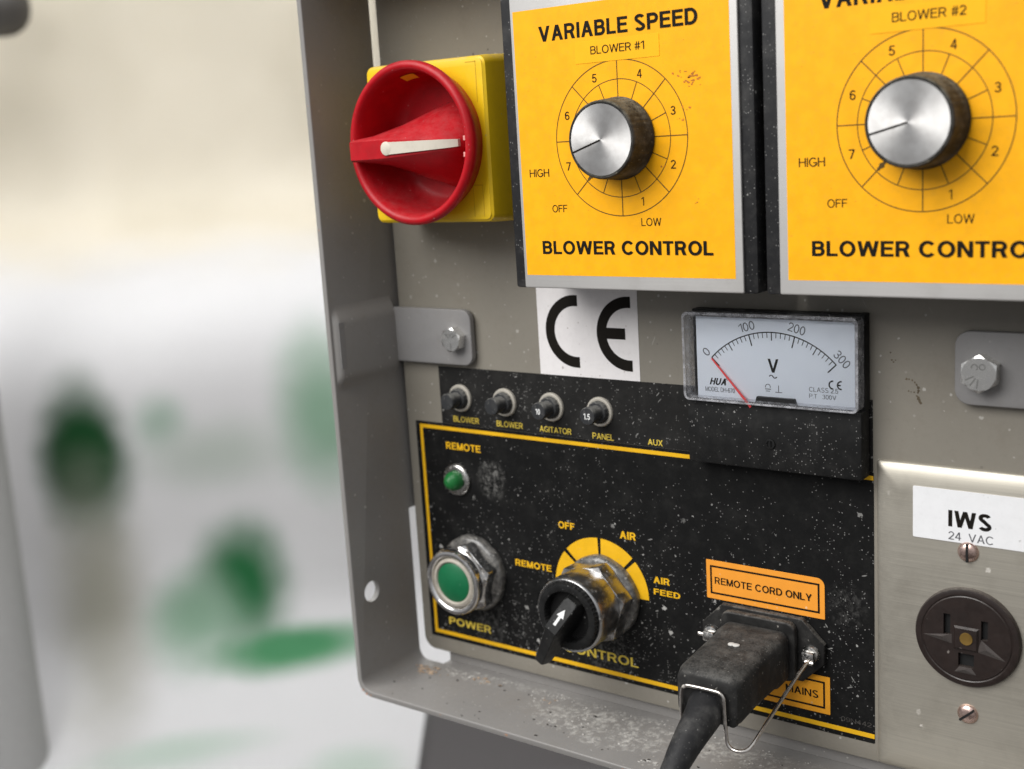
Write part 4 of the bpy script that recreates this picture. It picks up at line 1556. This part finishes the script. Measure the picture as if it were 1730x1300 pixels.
ZL = ZF + .02
b = MB()
for cx, cy, n, sx, sy, r in ((-126, -12, 26, 4, 2.0, .8), (-133, -9, 10, 2, 1.5, .6), (-98, -8, 14, 3, 1.2, .8), (-60, -9, 10, 3, 1.5, .5)):
    for _ in range(n):
        flake(b, cx + rnd.gauss(0, sx), min(-2.5, cy + rnd.gauss(0, sy)), ZL, rnd.uniform(.4, 1.5) * r)
tag(b.build('wood_shavings', 'chips', None, 0, (0, 0, ZF)), 'small heaps of tan wood shavings in the corner of the bottom ledge', 'debris', kind='stuff')
b = MB()
for cx, cy, n, sx, sy, r in ((-112, -6, 20, 7, 2.0, .6), (-66, -13, 10, 3, 5, .5), (-34, -18, 60, 16, 7, .4), (10, -14, 60, 22, 6, .38), (60, -10, 40, 22, 4, .4), (-80, -4, 40, 30, 1.2, .38), (-20, -4, 60, 50, 1.2, .4), (2, -33, 9, 2, 1.5, .7)):
    for _ in range(n):
        x = cx + rnd.gauss(0, sx)
        if -138 < x < 149:
            flake(b, x, max(-39, min(-1.5, cy + rnd.gauss(0, sy))), ZL, rnd.uniform(.3, 1.5) * r, .22)
for _ in range(260):
    flake(b, rnd.uniform(-136, 120), -38 + 36 * rnd.random() ** .7, ZL, rnd.uniform(.08, .28), .3)
tag(b.build('dust_fluff', 'fluff', None, 0, (0, 0, ZF)), 'pale dust and fibre crumbs scattered over the bottom ledge', 'dust', kind='stuff')
b = MB()
for _ in range(46):
    flake(b, rnd.uniform(-136, 90), rnd.uniform(-39, -6), ZL, rnd.uniform(.25, .8), .4)
tag(b.build('dark_crumbs', 'soot', None, 0, (0, 0, ZF)), 'dark crumbs scattered over the bottom ledge', 'debris', kind='stuff')

# ------------------------------------------------------------------ room behind: wall, floor, and an added sheet standing in for blurred bags
def at(u_, v_, t):
    d = ROT @ Vector(((u_ - 865) / F_PX, -(v_ - 650) / F_PX, -1))
    return CAM + d * t


G1 = (0.010, 0.085, 0.022)
G2 = (0.03, 0.20, 0.07)
G3 = (0.10, 0.34, 0.16)
G4 = (0.34, 0.50, 0.38)
FLOOR = -1180
HEAD = 0.897                                   # heading of the added backdrop sheet, seen from the cabinet (radians left of +y)
prof = [(2780, 1100), (2770, 500), (2750, 150), (2715, -40), (2610, -125), (2430, -172), (2270, -206), (2160, -255), (2098, -335), (2074, -450), (2064, -560), (2058, -660), (2036, -760), (1960, -842), (1820, -900), (1600, -942), (1300, -965), (1000, -978)]
sp2 = [Vector((0, d - 2060, z)) for d, z in prof]
sp2 = spline(sp2, 5)
b = MB()
cols = 90
rows = []
for i, p in enumerate(sp2):
    f = max(0.0, min(1.0, (p.y + 560) / 460))
    xr = 262 + 178 * f * f * (3 - 2 * f)
    row = []
    for j in range(cols + 1):
        x = -1500 + (xr + 1500) * j / cols
        n = noise.noise(Vector((x * .0032, p.z * .0016, p.y * .0016))) * 26 + noise.noise(Vector((x * .008 + 5, p.z * .003, p.y * .003))) * 7
        row.append(b.bm.verts.new((x, p.y + n, p.z + n * .25)))
    rows.append(row)
for p0, p1 in zip(rows, rows[1:]):
    for j in range(cols):
        b.bm.faces.new((p0[j], p1[j], p1[j + 1], p0[j + 1]))
bmesh.ops.solidify(b.bm, geom=b.bm.faces[:], thickness=5)


def mat_sheet():  # soft-edged wall and bag colours painted on the added sheet
    t = NT('backdrop sheet with blurred wall and bag colours')
    sp_ = t.n('ShaderNodeSeparateXYZ')
    t.l(t.mm, sp_.inputs[0])
    wob = t.math('MULTIPLY', t.math('SUBTRACT', t.noise(.010, 2), .5), .55)
    cream = t.mix(t.ramp(t.noise(.003, 2), .3, .7), (0.84, 0.79, 0.685), (0.77, 0.72, 0.61))
    base = t.mix(t.ramp(t.math('ADD', sp_.outputs[2], t.math('MULTIPLY', t.noise(.005, 2), 60)), -190, -90), (.80, .795, .80), cream)
    for x, z, rx, rz, pc, soft in ((-206, -468, 62, 118, G1, .55), (-206, -690, 60, 150, (.46, .45, .39), .9), (20, -700, 62, 88, G2, .7), (-62, -745, 66, 62, G4, .8), (-86, -418, 34, 36, (.50, .60, .53), .95),
                                   (5, -480, 100, 46, (.62, .66, .62), .9), (180, -430, 62, 110, G4, .8), (85, -808, 122, 26, G3, .65), (-110, -888, 110, 10, (.62, .70, .64), .8), (150, -915, 60, 10, (.64, .72, .66), .8)):
        dx = t.math('DIVIDE', t.math('SUBTRACT', sp_.outputs[0], x), rx)
        dz = t.math('DIVIDE', t.math('SUBTRACT', sp_.outputs[2], z), rz)
        d = t.math('SQRT', t.math('ADD', t.math('MULTIPLY', dx, dx), t.math('MULTIPLY', dz, dz)))
        k = t.ramp(t.math('ADD', d, wob), 1 - soft, 1 + soft, 1, 0)
        base = t.mix(k, base, pc)
    t.principled(base, .6, 0, spec=.2)
    return t.m


sh = b.build('backdrop_sheet', mat_sheet(), None, 180, None)
sh.location = Vector((CAM.x - 2060 * math.sin(HEAD), CAM.y + 2060 * math.cos(HEAD), 0)) * MM
sh.rotation_euler = (0, 0, HEAD)
tag(sh, 'added cream and white backdrop sheet standing in for a blurred wall and green printed bags', 'sheet')


def mat_wall():
    t = NT('cream wall paint')
    base = t.mix(t.ramp(t.noise(.003, 4), .3, .7), (0.70, 0.66, 0.575), (0.66, 0.615, 0.53))
    t.principled(base, .7, 0, t.bump(t.noise(.0022, 0), 1.0, 70), spec=.2)
    return t.m


wall = MB()
wall.box(-4200, 2200, 3000, 3120, FLOOR, 1500)
wo_ = wall.build('back_wall', mat_wall(), None, 0, (0, 3000, FLOOR))
tag(wo_, 'plain cream wall behind the backdrop sheet', 'wall')
fl = MB()
fl.box(-4200, 2200, -600, 3000, FLOOR - 60, FLOOR)
tag(fl.build('floor', mat_plain('grey floor', (0.30, .29, .28), .6, .08), None, 0, (0, 0, FLOOR)), kind='structure')


def crate(name, label, cat, u_, v_, t, w_, d_, h_, mat, bev=25):
    p = at(u_, v_, t)
    b = MB()
    b.box(-w_ / 2, w_ / 2, -d_ / 2, d_ / 2, -h_ / 2, h_ / 2, bev, 4)
    o = b.build(name, mat, None, 40, None)
    o.location = p * MM
    dv = CAM - p
    o.rotation_euler = (0, 0, math.atan2(dv.x, -dv.y))
    return tag(o, label, cat)


crate('dark_block', 'dark grey block in the dark area below the bottom ledge', 'box', 930, 1400, 1700, 330, 330, 330, mat_plain('dark grey box', (.035, .031, .032), .6))  # plain dark block placed in the dark area under the ledge
crate('steel_post', 'blurred grey post at the left edge of the photo', 'post', -22, 1010, 1850, 110, 110, 1430, mat_plain('grey steel post', (.34, .335, .325), .5), 50)
crate('wall_fitting', 'blurred dark fitting high in the upper left corner of the photo', 'wall fitting', -6, 12, 2350, 120, 90, 110, mat_plain('dark fitting', (.05, .045, .04), .5), 50)
